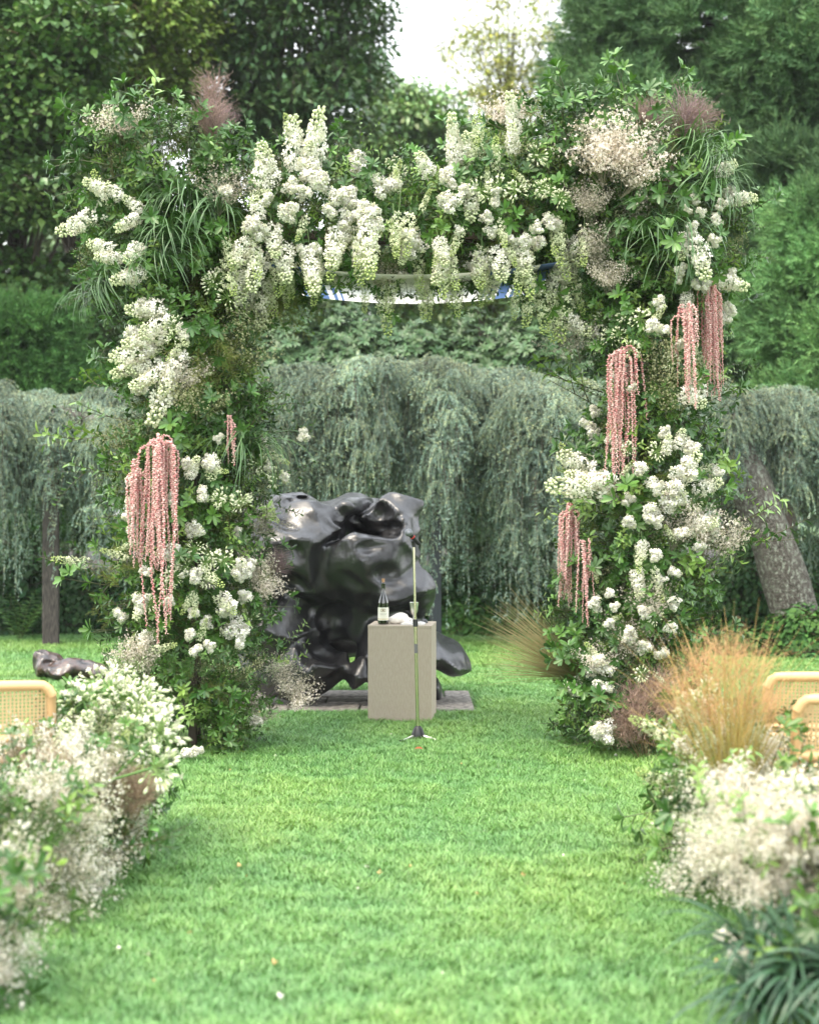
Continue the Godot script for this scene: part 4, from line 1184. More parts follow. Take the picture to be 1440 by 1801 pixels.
func build_trees() -> void:
	var dark := clump(26, 0.36, 0.15, 0.085, Color(0.08, 0.135, 0.05), M.leaf)
	var midm := clump(24, 0.36, 0.13, 0.075, Color(0.11, 0.17, 0.042), M.matte_leaf)
	var pale := clump(15, 0.42, 0.13, 0.06, Color(0.42, 0.45, 0.11), M.matte_leaf)
	var ivy := clump(26, 0.32, 0.13, 0.11, Color(0.075, 0.14, 0.043), M.leaf)
	var g := Vector3(1, 0, 1)
	tree("leafy_tree", "dark broad-leaved tree draped in vines at the left edge", P(20, 900, 22) * g, 0.22, Vector3(0.02, 0, 0), 9.0, lobes_grid(-150, -60, 150, 680, 22, 46, 0.75, 1.0) , ivy, 120, Color(1.05, 1.05, 0.95))
	tree("leafy_tree", "yellowish green tree with thin trunk near the upper left corner", P(105, 900, 25) * g, 0.13, Vector3(0.03, 0, 0), 10.5, lobes_in(-80, -250, 400, 470, 25, 60, 0.85, 1.4), midm, 90, Color(1.3, 1.25, 1.0))
	tree("leafy_tree", "tall dark tree above the left half of the arch beam", P(470, 900, 27) * g, 0.3, Vector3(0.01, 0, 0), 12.5, lobes_in(290, -280, 690, 350, 27, 52, 0.85, 1.8), dark, 52, Color(1.15, 1.2, 1.2))
	tree("leafy_tree", "grey green tree behind the middle of the arch beam", P(690, 900, 34) * g, 0.25, Vector3(0.0, 0, 0), 9.5, lobes_in(560, 110, 860, 620, 34, 38, 1.0, 1.6), dark, 50, Color(2.3, 2.2, 2.3), 1.1)
	tree("leafy_tree", "pale yellow-green sparse tree in the bright gap at the top", P(900, 900, 42) * g, 0.2, Vector3(0.0, 0, 0), 15.0, lobes_in(730, -140, 1060, 430, 42, 80, 0.9, 2.0), pale, 20, Color(1, 1, 1))
	tree("leafy_tree", "green bushy tree under the pale tree behind the arch", P(850, 900, 37) * g, 0.2, Vector3(0.0, 0, 0), 9.0, lobes_in(720, 190, 1010, 640, 37, 34, 1.1, 1.6), midm, 50, Color(2.1, 2.0, 1.7), 1.1)
	tree("leafy_tree", "deep green tree filling the gap behind the left column", P(300, 900, 31) * g, 0.25, Vector3(0.0, 0, 0), 9.0, lobes_in(120, 380, 560, 780, 31, 46, 1.1, 1.6), dark, 75, Color(1.3, 1.35, 1.2), 1.1)
	tree("leafy_tree", "dark tree beyond the conifers, glimpsed at the upper right edge", P(1380, 900, 31) * g, 0.25, Vector3.ZERO, 11.0, lobes_in(1130, -150, 1620, 760, 31, 60, 1.2, 1.6), dark, 60, Color(0.9, 1.0, 0.9), 1.2)
	# a dark belt of trees far behind closes the view under the crowns
	for k in 7:
		var px := -150.0 + k * 290.0
		tree("belt_tree", ["low dark tree of the far belt, outermost at the left", "low dark tree of the far belt behind the left column", "low dark tree of the far belt left of the boulder", "low dark tree of the far belt behind the boulder", "low dark tree of the far belt behind the right column", "low dark tree of the far belt behind the leaning trunk", "low dark tree of the far belt, outermost at the right"][k], P(px, 900, 46) * g, 0.25, Vector3.ZERO, 7.0, lobes_in(px - 260, 380, px + 260, 1010, 46, 40, 1.5, 2.0), dark, 55, Color(1.3, 1.3, 1.2), 1.5)
	var spray := conifer_spray(0.62, Color(0.105, 0.195, 0.08))
	conifer("conifer_tree", "huge dark green conifer filling the upper right corner", 1300, 23, 17.0, 3.3, 290, spray, Color(1, 1, 1), 2.4)
	conifer("conifer_tree", "second tall conifer beyond the right edge, close to the huge one", 1560, 21, 15.0, 2.8, 170, spray, Color(1, 1, 1), 1.6)
	conifer("conifer_tree", "low bright green conifer at the right edge beside the huge conifer", 1480, 18.5, 5.4, 1.35, 46, spray, Color(1.35, 1.4, 1.2), 1.8, 0.8)
	conifer("conifer_tree", "small dark conifer at the left edge behind the weeping cedar", 50, 20, 4.2, 0.9, 34, spray, Color(0.55, 0.7, 0.45), 0.8, 0.7)
	# rhododendrons behind the cedar
	var rb := MB.new()
	for k in 7:
		var o := rdir(); o.y = absf(o.y)
		whorl(rb, o * Vector3(0.26, 0.2, 0.26), (o + Vector3(0, 0.7, 0)).normalized(), 8, 0.11, 0.035, Color(0.065, 0.125, 0.048), 0.7)
	var rh := mk([[rb, M.leaf]])
	for k in 6:
		var px := 520.0 + k * 105.0
		var t := thing("rhododendron_shrub", P(px, 900, 21) * g, ["leftmost large-leaved shrub behind the weeping cedar", "large-leaved shrub, second from left behind the weeping cedar", "large-leaved shrub, third from left behind the weeping cedar", "large-leaved shrub, fourth from left behind the weeping cedar", "large-leaved shrub, fifth from left behind the weeping cedar", "rightmost large-leaved shrub behind the weeping cedar"][k], "shrub", "large-leaved shrubs behind the weeping cedar")
		var b := MB.new()
		for q in 5: tube(b, PackedVector3Array([Vector3(rr(-0.1, 0.1), 0, 0), Vector3(rr(-0.4, 0.4), 1.6, rr(-0.3, 0.3)), Vector3(rr(-0.8, 0.8), 3.4, rr(-0.4, 0.4))]), 0.05, 0.015, 5, Color.WHITE)
		put("stem", mk([[b, M.trunk]]), t)
		var where := []
		var tints := []
		for q in 520:
			var n := rdir()
			if n.z < -0.2: n.z *= -1
			var p := Vector3(0, 2.6, 0) + n * Vector3(1.0, 1.75 + 0.12 * sin(k * 2.1), 0.9) * pow(rng.randf(), 0.25)
			where.push_back(Transform3D(ydir((n + Vector3(0, 0.5, 0)).normalized(), rr(0, TAU)).scaled(Vector3.ONE * rr(0.8, 1.2)), p))
			tints.push_back(vary(Color.WHITE, 0.22, 0.05))
		many("foliage", rh, where, tints, t)
	# low shrubs and ground cover under the cedar
	var low := clump(26, 0.2, 0.09, 0.05, Color(0.05, 0.11, 0.035), M.matte_leaf)
	var lows := [[560, 1000, 0.55, 0.7, Color(0.7, 0.75, 0.7)], [800, 940, 0.6, 0.95, Color(0.8, 0.9, 0.8)], [890, 960, 0.7, 1.0, Color(0.7, 0.8, 0.75)], [980, 970, 0.5, 0.7, Color(0.7, 0.8, 0.7)], [820, 1050, 0.4, 0.45, Color(1.8, 1.8, 1.2)], [900, 1060, 0.45, 0.4, Color(1.6, 1.7, 1.2)], [960, 1055, 0.4, 0.4, Color(1.5, 1.6, 1.1)], [40, 930, 0.8, 1.1, Color(0.55, 0.65, 0.65)], [150, 960, 0.6, 0.8, Color(0.6, 0.7, 0.65)],
		[1240, 1000, 0.5, 0.7, Color(0.9, 1.0, 0.8)], [1305, 1090, 0.22, 0.22, Color(1.2, 1.3, 0.9)], [1420, 1120, 0.45, 0.5, Color(1.2, 1.3, 0.9)], [1390, 1150, 0.35, 0.35, Color(1.0, 1.1, 0.8)], [1380, 960, 0.9, 1.3, Color(0.8, 0.9, 0.8)], [700, 980, 0.6, 0.85, Color(0.7, 0.8, 0.75)], [270, 980, 0.7, 0.8, Color(0.6, 0.7, 0.65)]]
	var low_names := ["dark low shrub left of the boulder's top under the cedar", "dark shrub behind the slender steel post", "dark leafy shrub behind the hanging cedar twigs, right of the steel post", "dark shrub left of the arch's right column under the cedar", "pale green ground plant just right of the boulder", "pale green ground plant between boulder and right column", "pale green ground plant touching the right column", "blackish green shrub at the left edge under the cedar", "dark shrub behind the weathered wooden post", "green shrub right of the arch's right column", "low green plant at the foot of the leaning trunk", "bright low shrub at the right edge above the chairs", "small low shrub left of the bright one above the chairs", "dark shrub behind the leaning trunk at the right edge", "dark shrub straight behind the boulder", "dark shrub hidden behind the arch's left column"]
	for k in lows.size():
		var s = lows[k]
		var d := 17.6 if k < 10 or k > 12 else 14.6
		if k >= 4 and k <= 6: d = 17.2
		var t := thing("low_shrub", P(s[0], 900, d) * g, low_names[k], "shrub", "low shrubs under the weeping cedar")
		var where := []
		var tints := []
		for q in int(260 * s[2] * s[3] / 0.3):
			var n := rdir()
			n.y = absf(n.y)
			var p: Vector3 = n * Vector3(s[2] * 1.2, s[3], s[2]) * pow(rng.randf(), 0.3)
			where.push_back(Transform3D(ydir((n + Vector3(0, 0.3, 0)).normalized(), rr(0, TAU)).scaled(Vector3.ONE * rr(0.7, 1.2)), p))
			tints.push_back(vary(s[4], 0.25, 0.06))
		var b := MB.new()
		for q in 4: tube(b, PackedVector3Array([Vector3.ZERO, Vector3(rr(-0.3, 0.3) * s[2], s[3] * 0.7, rr(-0.2, 0.2))]), 0.012, 0.004, 4, Color.WHITE)
		put("stem", mk([[b, M.trunk]]), t)
		many("foliage", low, where, tints, t)
	# fern at the left
	var ft := thing("fern_plant", P(35, 900, 16.4) * g, "bright green fern at the left edge beside the wooden post", "fern")
	for k in 9:
		var b := MB.new()
		var a := rr(0, TAU)
		var main := arc(Vector3.ZERO, Vector3(cos(a) * 0.5, 1, sin(a) * 0.5), rr(0.6, 0.85), 0.9, 12)
		tube(b, main, 0.005, 0.002, 3, Color(0.1, 0.15, 0.04)); b.U.clear()
		for j in range(2, 12):
			var d := (main[j] - main[j - 1]).normalized()
			var s := d.cross(Vector3.UP).normalized()
			for e in [-1.0, 1.0]:
				leaf4(b, main[j], (s * e + d * 0.4).normalized(), Vector3.UP, 0.17 * sin(0.5 + j * 0.22), 0.035, vary(Color(0.12, 0.24, 0.05), 0.2))
		put("frond", mk([[b, M.matte_leaf]]), ft)

# ------------------------------------------------------------------ the weeping cedar and its props
func build_cedar() -> void:
	var base := P(1405, 900.5, 14.9) * Vector3(1, 0, 1)
	var t := thing("weeping_cedar", base, "wide weeping cedar with grey green hanging curtains and lichened leaning trunk", "tree")
	var b := MB.new()
	var tr := PackedVector3Array([P(1418, 1160, 14.9), P(1398, 1080, 14.9), P(1360, 960, 14.9), P(1322, 860, 15.0), P(1285, 770, 15.3), P(1245, 725, 15.8), P(1190, 725, 16.1)])
	for k in tr.size(): tr[k] -= base
	var smooth := PackedVector3Array()
	for k in 25:
		var f := k / 24.0 * 5.999
		var j := int(f)
		smooth.push_back(tr[j].cubic_interpolate(tr[j + 1], tr[maxi(j - 1, 0)], tr[mini(j + 2, 6)], f - j))
	smooth[0].y = -0.05
	tube(b, smooth, 0.27, 0.14, 40, Color.WHITE, false, 0.10)
	put("trunk", mk([[b, M.bark]]), t)
	b = MB.new()
	var limb := PackedVector3Array()
	for k in 40:
		var px := 1300.0 - k * 37.0
		limb.push_back(P(px, 735 - 10 * sin(k * 0.6) + 6 * sin(k * 1.7), 16.0) - base + Vector3(0, 0, 0.25 * sin(k * 0.45)))
	tube(b, limb, 0.17, 0.05, 8, Color.WHITE)
	var limb2 := PackedVector3Array()
	for k in 10: limb2.push_back(P(1260 + k * 32, 725 + k * 2 - 8 * sin(k * 0.8), 16.1) - base)
	tube(b, limb2, 0.12, 0.05, 7, Color.WHITE)
	put("limb", mk([[b, M.bark]]), t)
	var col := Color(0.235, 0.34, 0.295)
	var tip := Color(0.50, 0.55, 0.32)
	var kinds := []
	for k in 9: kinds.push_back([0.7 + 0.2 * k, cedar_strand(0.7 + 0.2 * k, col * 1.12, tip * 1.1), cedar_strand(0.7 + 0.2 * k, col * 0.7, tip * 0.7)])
	var tops := []
	for k in 3:
		var tb := MB.new()
		for s in 10:
			var a := rr(0, TAU)
			var tw := arc(Vector3.ZERO, Vector3(cos(a), rr(0.1, 0.9), sin(a)), rr(0.22, 0.5), 2.6, 7)
			tube(tb, tw, 0.004, 0.0015, 3, Color(0.12, 0.11, 0.08))
			for q in range(1, 7):
				rosette(tb, tw[q], 0.025, col * 1.08, tip); rosette(tb, tw[q].lerp(tw[q - 1], 0.33), 0.024, col, tip); rosette(tb, tw[q].lerp(tw[q - 1], 0.66), 0.024, col, tip)
		tb.U.clear()
		tops.push_back(mk([[tb, M.needle]]))
	var br := MB.new()
	var hang := []      # [transform, kind, nearness]
	var topx := [[], [], []]
	var topc := [[], [], []]
	var mounds := [[-70, 690, 1.0], [20, 668, 1.05], [110, 676, 1.0], [230, 700, 1.0], [360, 690, 1.1], [515, 662, 1.1], [590, 634, 1.15], [672, 622, 1.25], [760, 628, 1.35], [850, 636, 1.45], [930, 652, 1.5], [1000, 668, 1.5], [1090, 690, 1.3], [1230, 668, 1.0], [1300, 662, 0.75], [1375, 684, 0.7], [1450, 700, 1.0], [1530, 690, 1.2]]
	for k in 430:
		var md = mounds[k % mounds.size()]
		var px: float = md[0] + rr(-38, 38)
		var p := P(px, md[1] + 58 + absf(px - md[0]) * 0.35, 16.0 - 0.4 * sin(md[0] * 0.9)) - base
		p.z += rr(-0.3, 0.3)
		var a := rr(-0.3, PI + 0.3) if rng.randf() < 0.85 else rr(PI, TAU)
		var d := Vector3(cos(a) * 0.8, rr(0.5, 1.25), sin(a)).normalized()
		var l := rr(0.5, 1.15)
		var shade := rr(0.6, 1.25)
		var pts := arc(p, d, l, rr(1.9, 2.9), 8)
		tube(br, pts, 0.022, 0.006, 4, Color.WHITE)
		for j in range(1, 8):
			for q in 3:
				var c := pts[j - 1].lerp(pts[j], rng.randf())
				var w := rng.randi() % 3
				topx[w].push_back(Transform3D(Basis(Vector3.UP, rr(0, TAU)).scaled(Vector3.ONE * rr(0.55, 1.0)), c + Vector3(0, rr(-0.03, 0.04), 0)))
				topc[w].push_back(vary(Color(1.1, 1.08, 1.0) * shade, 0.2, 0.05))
			if j > 2:
				for q in 2:
					var c := pts[j - 1].lerp(pts[j], rng.randf())
					var trail := rng.randf() < 0.22
					var lo := clampf(md[2] * (rr(1.3, 1.75) if trail else rr(0.6, 1.1)), 0.7, 2.3)
					var best := clampi(int(round((lo - 0.7) / 0.2)), 0, 8)
					var fat := rr(0.45, 0.7) if trail else rr(0.9, 1.6)
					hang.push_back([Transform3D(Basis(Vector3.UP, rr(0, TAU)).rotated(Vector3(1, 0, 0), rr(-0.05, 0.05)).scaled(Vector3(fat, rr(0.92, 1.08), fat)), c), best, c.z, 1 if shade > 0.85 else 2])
					if rng.randf() < 0.55:      # a side spray part of the way down
						var w := rng.randi() % 3
						topx[w].push_back(Transform3D(Basis(Vector3.UP, rr(0, TAU)).scaled(Vector3(0.8, rr(1.2, 1.9), 0.8) * rr(0.6, 0.95)), c - Vector3(0, lo * rr(0.05, 0.6), 0)))
						topc[w].push_back(vary(Color(1.0, 1.0, 0.95) * shade, 0.25, 0.05))
	put("branch", mk([[br, M.bark]]), t)
	for w in 3: many("upper_twigs", tops[w], topx[w], topc[w], t)
	hang.sort_custom(func(x, y): return x[2] > y[2])
	var rest := []
	var rtint := []
	for k in 9: rest.push_back([]); rtint.push_back([])
	for k in hang.size():
		var e = hang[k]
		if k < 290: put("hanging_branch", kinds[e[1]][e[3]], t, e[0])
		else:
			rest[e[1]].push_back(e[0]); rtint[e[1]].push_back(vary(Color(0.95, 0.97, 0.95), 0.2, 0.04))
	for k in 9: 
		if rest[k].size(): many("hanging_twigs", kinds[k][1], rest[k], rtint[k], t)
	# the props that hold the limb
	b = MB.new()
	box(b, Vector3(-0.09, -0.02, -0.08), Vector3(0.09, 2.62, 0.08), Color.WHITE, 0.012)
	var pp := put("support_post", mk([[b, M.post]]), self, Transform3D(Basis(Vector3.UP, 0.2), P(90, 900.5, 15.75) * Vector3(1, 0, 1)))
	tag(pp, "weathered dark wooden post at the left, propping up the weeping cedar", "post")
	b = MB.new()
	box(b, Vector3(-0.062, -0.02, -0.062), Vector3(0.062, 3.0, 0.062), Color.WHITE, 0.006)
	pp = put("support_post", mk([[b, M.steel]]), self, Transform3D(Basis(Vector3.UP, 0.15), P(765, 900.5, 15.75) * Vector3(1, 0, 1)))
	tag(pp, "slender dark steel post rising right of the boulder, under the cedar", "post")

# ------------------------------------------------------------------ ground
func build_ground() -> void:
	var g := PlaneMesh.new()
	g.size = Vector2(240, 240)
	g.material = M.turf
	var o := put("lawn", g, self, Transform3D(Basis.IDENTITY, Vector3(0, 0, -40)))
	tag(o, "green lawn under the arch and between the flowers", "lawn", "", "structure")
	var b := MB.new()
	var edge := PackedVector3Array()
	for k in 41:
		var x := -20.0 + k
		edge.push_back(Vector3(x, 0.006, -17.3 + 0.5 * sin(k * 0.7) + (1.8 if x > 3.6 else 0.0)))
	for k in 40: b.quad(edge[k], Vector3(edge[k].x, 0.006, -60), Vector3(edge[k + 1].x, 0.006, -60), edge[k + 1], Color.WHITE)
	o = put("planting_bed", mk([[b, M.mulch]]), self)
	tag(o, "dark earth bed under the weeping cedar and the trees", "planting bed", "", "structure")
	# grass
	var tufts := []
	for v in 4:
		var tb := MB.new()
		for k in 24:
			var a := rr(0, TAU)
			var h := rr(0.024, 0.058)
			var lean := rr(0.15, 1.0)
			var p := Vector3(rr(-0.02, 0.02), 0, rr(-0.02, 0.02))
			var d := Vector3(cos(a) * lean, 1, sin(a) * lean).normalized()
			var e := Vector3(cos(a) * (lean + 0.7), 0.75, sin(a) * (lean + 0.7)).normalized()
			var c := vary(Color(0.155, 0.33, 0.08), 0.25, 0.12)
			var luck := rng.randf()
			if luck < 0.02: c = Color(0.36, 0.33, 0.16)
			elif luck < 0.16: c = Color(0.26, 0.44, 0.16)
			elif luck < 0.3: c = Color(0.10, 0.22, 0.06)
			ribbon(tb, PackedVector3Array([p, p + d * h * 0.55, p + d * h * 0.55 + e * h * 0.5]), 0.0032, 0.0007, Vector3(-sin(a), 0, cos(a)), c * 0.9, c * 1.1)
		tufts.push_back(mk([[tb, M.grass]]))
	var patch := FastNoiseLite.new()
	patch.seed = 4; patch.frequency = 0.55; patch.fractal_octaves = 3
	var fine := FastNoiseLite.new()
	fine.seed = 9; fine.frequency = 3.6; fine.fractal_octaves = 2
	var where := [[], [], [], []]
	var tints := [[], [], [], []]
	var bands := [[3.3, 5.5, 2600.0], [5.5, 8.0, 2300.0], [8.0, 11.0, 1500.0], [11.0, 14.5, 800.0], [14.5, 19.5, 480.0]]
	for bd in bands:
		var z0: float = bd[0]
		var z1: float = bd[1]
		var half := z1 * 0.31 + 0.9
		for k in int((z1 - z0) * half * 2.0 * bd[2]):
			var x := rr(-half, half)
			var z := -rr(z0, z1)
			if -z > 17.2 and x < 3.6: continue
			if z < -10.52 and z > -11.75 and x > -1.9 and x < 0.53: continue
			var p := patch.get_noise_2d(x, z)
			var q := fine.get_noise_2d(x, z)
			var s := (1.0 + 0.14 * p + 0.16 * q) * rr(0.75, 1.2) * (1.0 + maxf(-z - 9.0, 0.0) * 0.05)
			var c := Color(1.0, 1.0, 1.0).lerp(Color(1.28, 1.1, 1.0), clampf(p * 1.6 + q * 0.7, 0, 1)).lerp(Color(0.84, 0.93, 1.05), clampf(-p * 1.4 - q * 1.2, 0, 1))
			var w := rng.randi() % 4
			where[w].push_back(Transform3D(Basis(Vector3.UP, rr(0, TAU)).scaled(Vector3(s * 1.1, s, s * 1.1)), Vector3(x, 0.0, z)))
			tints[w].push_back(c)
	var turf := thing("lawn_grass", Vector3.ZERO, "short mown grass covering the lawn", "grass")
	turf.set_meta("kind", "stuff")
	for w in 4: many("grass_blades", tufts[w], where[w], tints[w], turf)
	# stone paving under the boulder
	var pv := Node3D.new()
	pv.name = "stone_paving"
	add_child(pv, true)
	tag(pv, "grey stone slabs under the black boulder", "paving", "", "structure")
	var rows := [[-10.58, -10.95], [-10.97, -11.32], [-11.34, -11.72]]
	for r in rows.size():
		var x := -1.75 + 0.1 * r
		while x < 0.42:
			var w := minf(rr(0.42, 0.75), 0.50 - x)
			var sb := MB.new()
			box(sb, Vector3(x, -0.02, rows[r][1]), Vector3(x + w - 0.015, 0.028 + rr(-0.004, 0.004), rows[r][0]), Color.WHITE, 0.006)
			put("stone_slab", mk([[sb, M.stone]]), pv)
			x += w
	# things dropped on the grass
	var pb := MB.new()
	for k in 3: floret(pb, Vector3(rr(-0.004, 0.004), 0.003 * k, rr(-0.004, 0.004)), (Vector3.UP + rdir() * 0.7).normalized(), 0.010, Color(0.78, 0.76, 0.66), 3)
	var pw := []
	var pt := []
	for k in 45:
		var z := -rr(4.2, 10.5)
		pw.push_back(Transform3D(Basis(Vector3.UP, rr(0, TAU)).scaled(Vector3.ONE * rr(0.5, 1.2)), Vector3(rr(-0.22, 0.22) * -z, rr(0.025, 0.04), z)))
		pt.push_back(Color(1, 1, 1) if rng.randf() < 0.55 else Color(0.8, 0.55, 0.3))
	var pm := many("fallen_petals", mk([[pb, M.petal]]), pw, pt, self)
	tag(pm, "stray white and tan petals dropped on the lawn", "petals")
	var fl := MB.new()
	leaf(fl, Vector3(-0.03, 0, 0), Vector3(1, 0.2, 0.1), Vector3(0, 1, 0.2), 0.055, 0.035, Color(0.26, 0.08, 0.03), 0.4, 0.2)
	o = put("fallen_leaf", mk([[fl, M.matte_leaf]]), self, Transform3D(Basis.IDENTITY, P(737, 1331, 8.7) * Vector3(1, 0, 1) + Vector3(0, 0.05, 0)))
	tag(o, "orange-brown fallen leaf on the grass before the microphone stand", "leaf")

# ------------------------------------------------------------------ the bronze boulder
func build_boulder() -> void:
	sdf_noise = FastNoiseLite.new(); sdf_noise.seed = 11; sdf_noise.frequency = 1.5; sdf_noise.fractal_octaves = 2
	sdf_ridge = FastNoiseLite.new(); sdf_ridge.seed = 23; sdf_ridge.frequency = 1.7; sdf_ridge.fractal_type = FastNoiseLite.FRACTAL_RIDGED; sdf_ridge.fractal_octaves = 2
	var s := 1.0 / 225.0
	# lobes: place on the photograph (x, y), half sizes, depth towards the lawn and half depth in metres
	var ad := [[505, 985, 105, 92, 0.16, 0.50, -18], [568, 925, 60, 36, 0.05, 0.40, -25], [610, 903, 46, 26, 0.0, 0.36, 10], [675, 915, 62, 30, 0.0, 0.40, 12], [705, 950, 36, 62, 0.08, 0.40, -8],
		[650, 1000, 85, 62, 0.22, 0.36, 10], [705, 1045, 66, 40, 0.12, 0.40, 18], [748, 1066, 24, 28, 0.14, 0.22, 0], [600, 1085, 115, 95, -0.24, 0.46, 0], [480, 1090, 66, 120, 0.05, 0.46, 0],
		[530, 1185, 84, 58, 0.12, 0.40, 12], [705, 1150, 82, 72, 0.08, 0.40, 0], [785, 1168, 44, 50, 0.05, 0.26, 25], [628, 1190, 28, 48, 0.34, 0.14, -22], [762, 1225, 14, 32, 0.0, 0.13, 0], [585, 1150, 30, 52, 0.22, 0.2, 20], [675, 1010, 75, 80, -0.15, 0.4, 0], [735, 1060, 26, 45, -0.1, 0.3, 0]]
	var cu := [[640, 937, 50, 13, 0.42, 0.30, -8], [590, 960, 22, 14, 0.52, 0.2, 30], [588, 1108, 62, 74, 0.62, 0.5, 0], [560, 1050, 56, 16, 0.70, 0.26, -32], [620, 1042, 30, 12, 0.62, 0.2, -25], [700, 1098, 54, 13, 0.5, 0.22, 8],
		[690, 1020, 34, 11, 0.58, 0.14, 20], [655, 1068, 30, 16, 0.62, 0.2, -10], [470, 1040, 16, 50, 0.58, 0.26, 10], [622, 1250, 46, 20, 0.0, 0.8, 0], [528, 888, 24, 9, 0.3, 0.2, 20], [665, 905, 20, 12, 0.36, 0.16, 20],
		[540, 985, 60, 16, 0.74, 0.14, -40], [500, 925, 40, 13, 0.66, 0.16, -20], [545, 1145, 16, 40, 0.56, 0.2, 20], [725, 985, 18, 26, 0.5, 0.14, -20], [660, 970, 40, 9, 0.62, 0.12, 8], [600, 1205, 16, 40, 0.5, 0.24, 0], [740, 1130, 24, 30, 0.52, 0.16, 30]]
	var ctr := Vector3(620, 1255, 0)
	for pass_ in 2:
		for e in (ad if pass_ == 0 else cu):
			var item := [Vector3((e[0] - ctr.x) * s, (ctr.y - e[1]) * s, e[4]), Vector3(e[2] * s, e[3] * s, e[5]), deg_to_rad(e[6])]
			if pass_ == 0: sdf_add.push_back(item)
			else: sdf_cut.push_back(item)
	sdf_amp = 0.04; sdf_warp = 0.07; sdf_k = 0.055
	rng.seed = 6
	sdf_cells = FastNoiseLite.new(); sdf_cells.seed = 4; sdf_cells.noise_type = FastNoiseLite.TYPE_CELLULAR; sdf_cells.frequency = 2.3
	sdf_cells.cellular_return_type = FastNoiseLite.RETURN_DISTANCE; sdf_cells.cellular_distance_function = FastNoiseLite.DISTANCE_EUCLIDEAN; sdf_cells.cellular_jitter = 1.0
	sdf_cells.fractal_type = FastNoiseLite.FRACTAL_NONE
	sdf_scoop = 0.15
	var m := nets(Vector3(-1.15, -0.03, -0.8), Vector3(1.05, 1.8, 0.85), 0.02, sdf)
	m.surface_set_material(0, M.bronze)
	var o := put("bronze_boulder", m, self, Transform3D(Basis.IDENTITY, P(ctr.x, 900.5, 11.15) * Vector3(1, 0, 1) + Vector3(0, -0.02, 0)))
	tag(o, "big glossy black bronze boulder with folds and hollows, behind the pedestal", "sculpture")
	sdf_scoop = 0.0
	sdf_add.clear(); sdf_cut.clear()
	for e in [[0.0, 0.14, 0.0, 0.11, 0.12, 0.13], [0.18, 0.1, 0.05, 0.16, 0.09, 0.14], [0.36, 0.09, 0.0, 0.13, 0.075, 0.12], [-0.06, 0.2, 0.0, 0.06, 0.08, 0.07], [0.5, 0.07, 0.02, 0.1, 0.06, 0.1]]:
		sdf_add.push_back([Vector3(e[0], e[1], e[2]), Vector3(e[3], e[4], e[5]), 0.0])
	sdf_cut.push_back([Vector3(0.1, 0.18, 0.16), Vector3(0.1, 0.05, 0.1), 0.0])
	sdf_amp = 0.05; sdf_warp = 0.06; sdf_k = 0.04
	sdf_ridge.frequency = 4.0
	m = nets(Vector3(-0.25, -0.02, -0.24), Vector3(0.7, 0.36, 0.26), 0.014, sdf)
	m.surface_set_material(0, M.rust)
	o = put("bronze_fragment", m, self, Transform3D(Basis(Vector3.UP, -0.2), P(88, 900.5, 12.6) * Vector3(1, 0, 1)))
	tag(o, "small rusty brown lump of bronze lying on the grass at left", "sculpture")

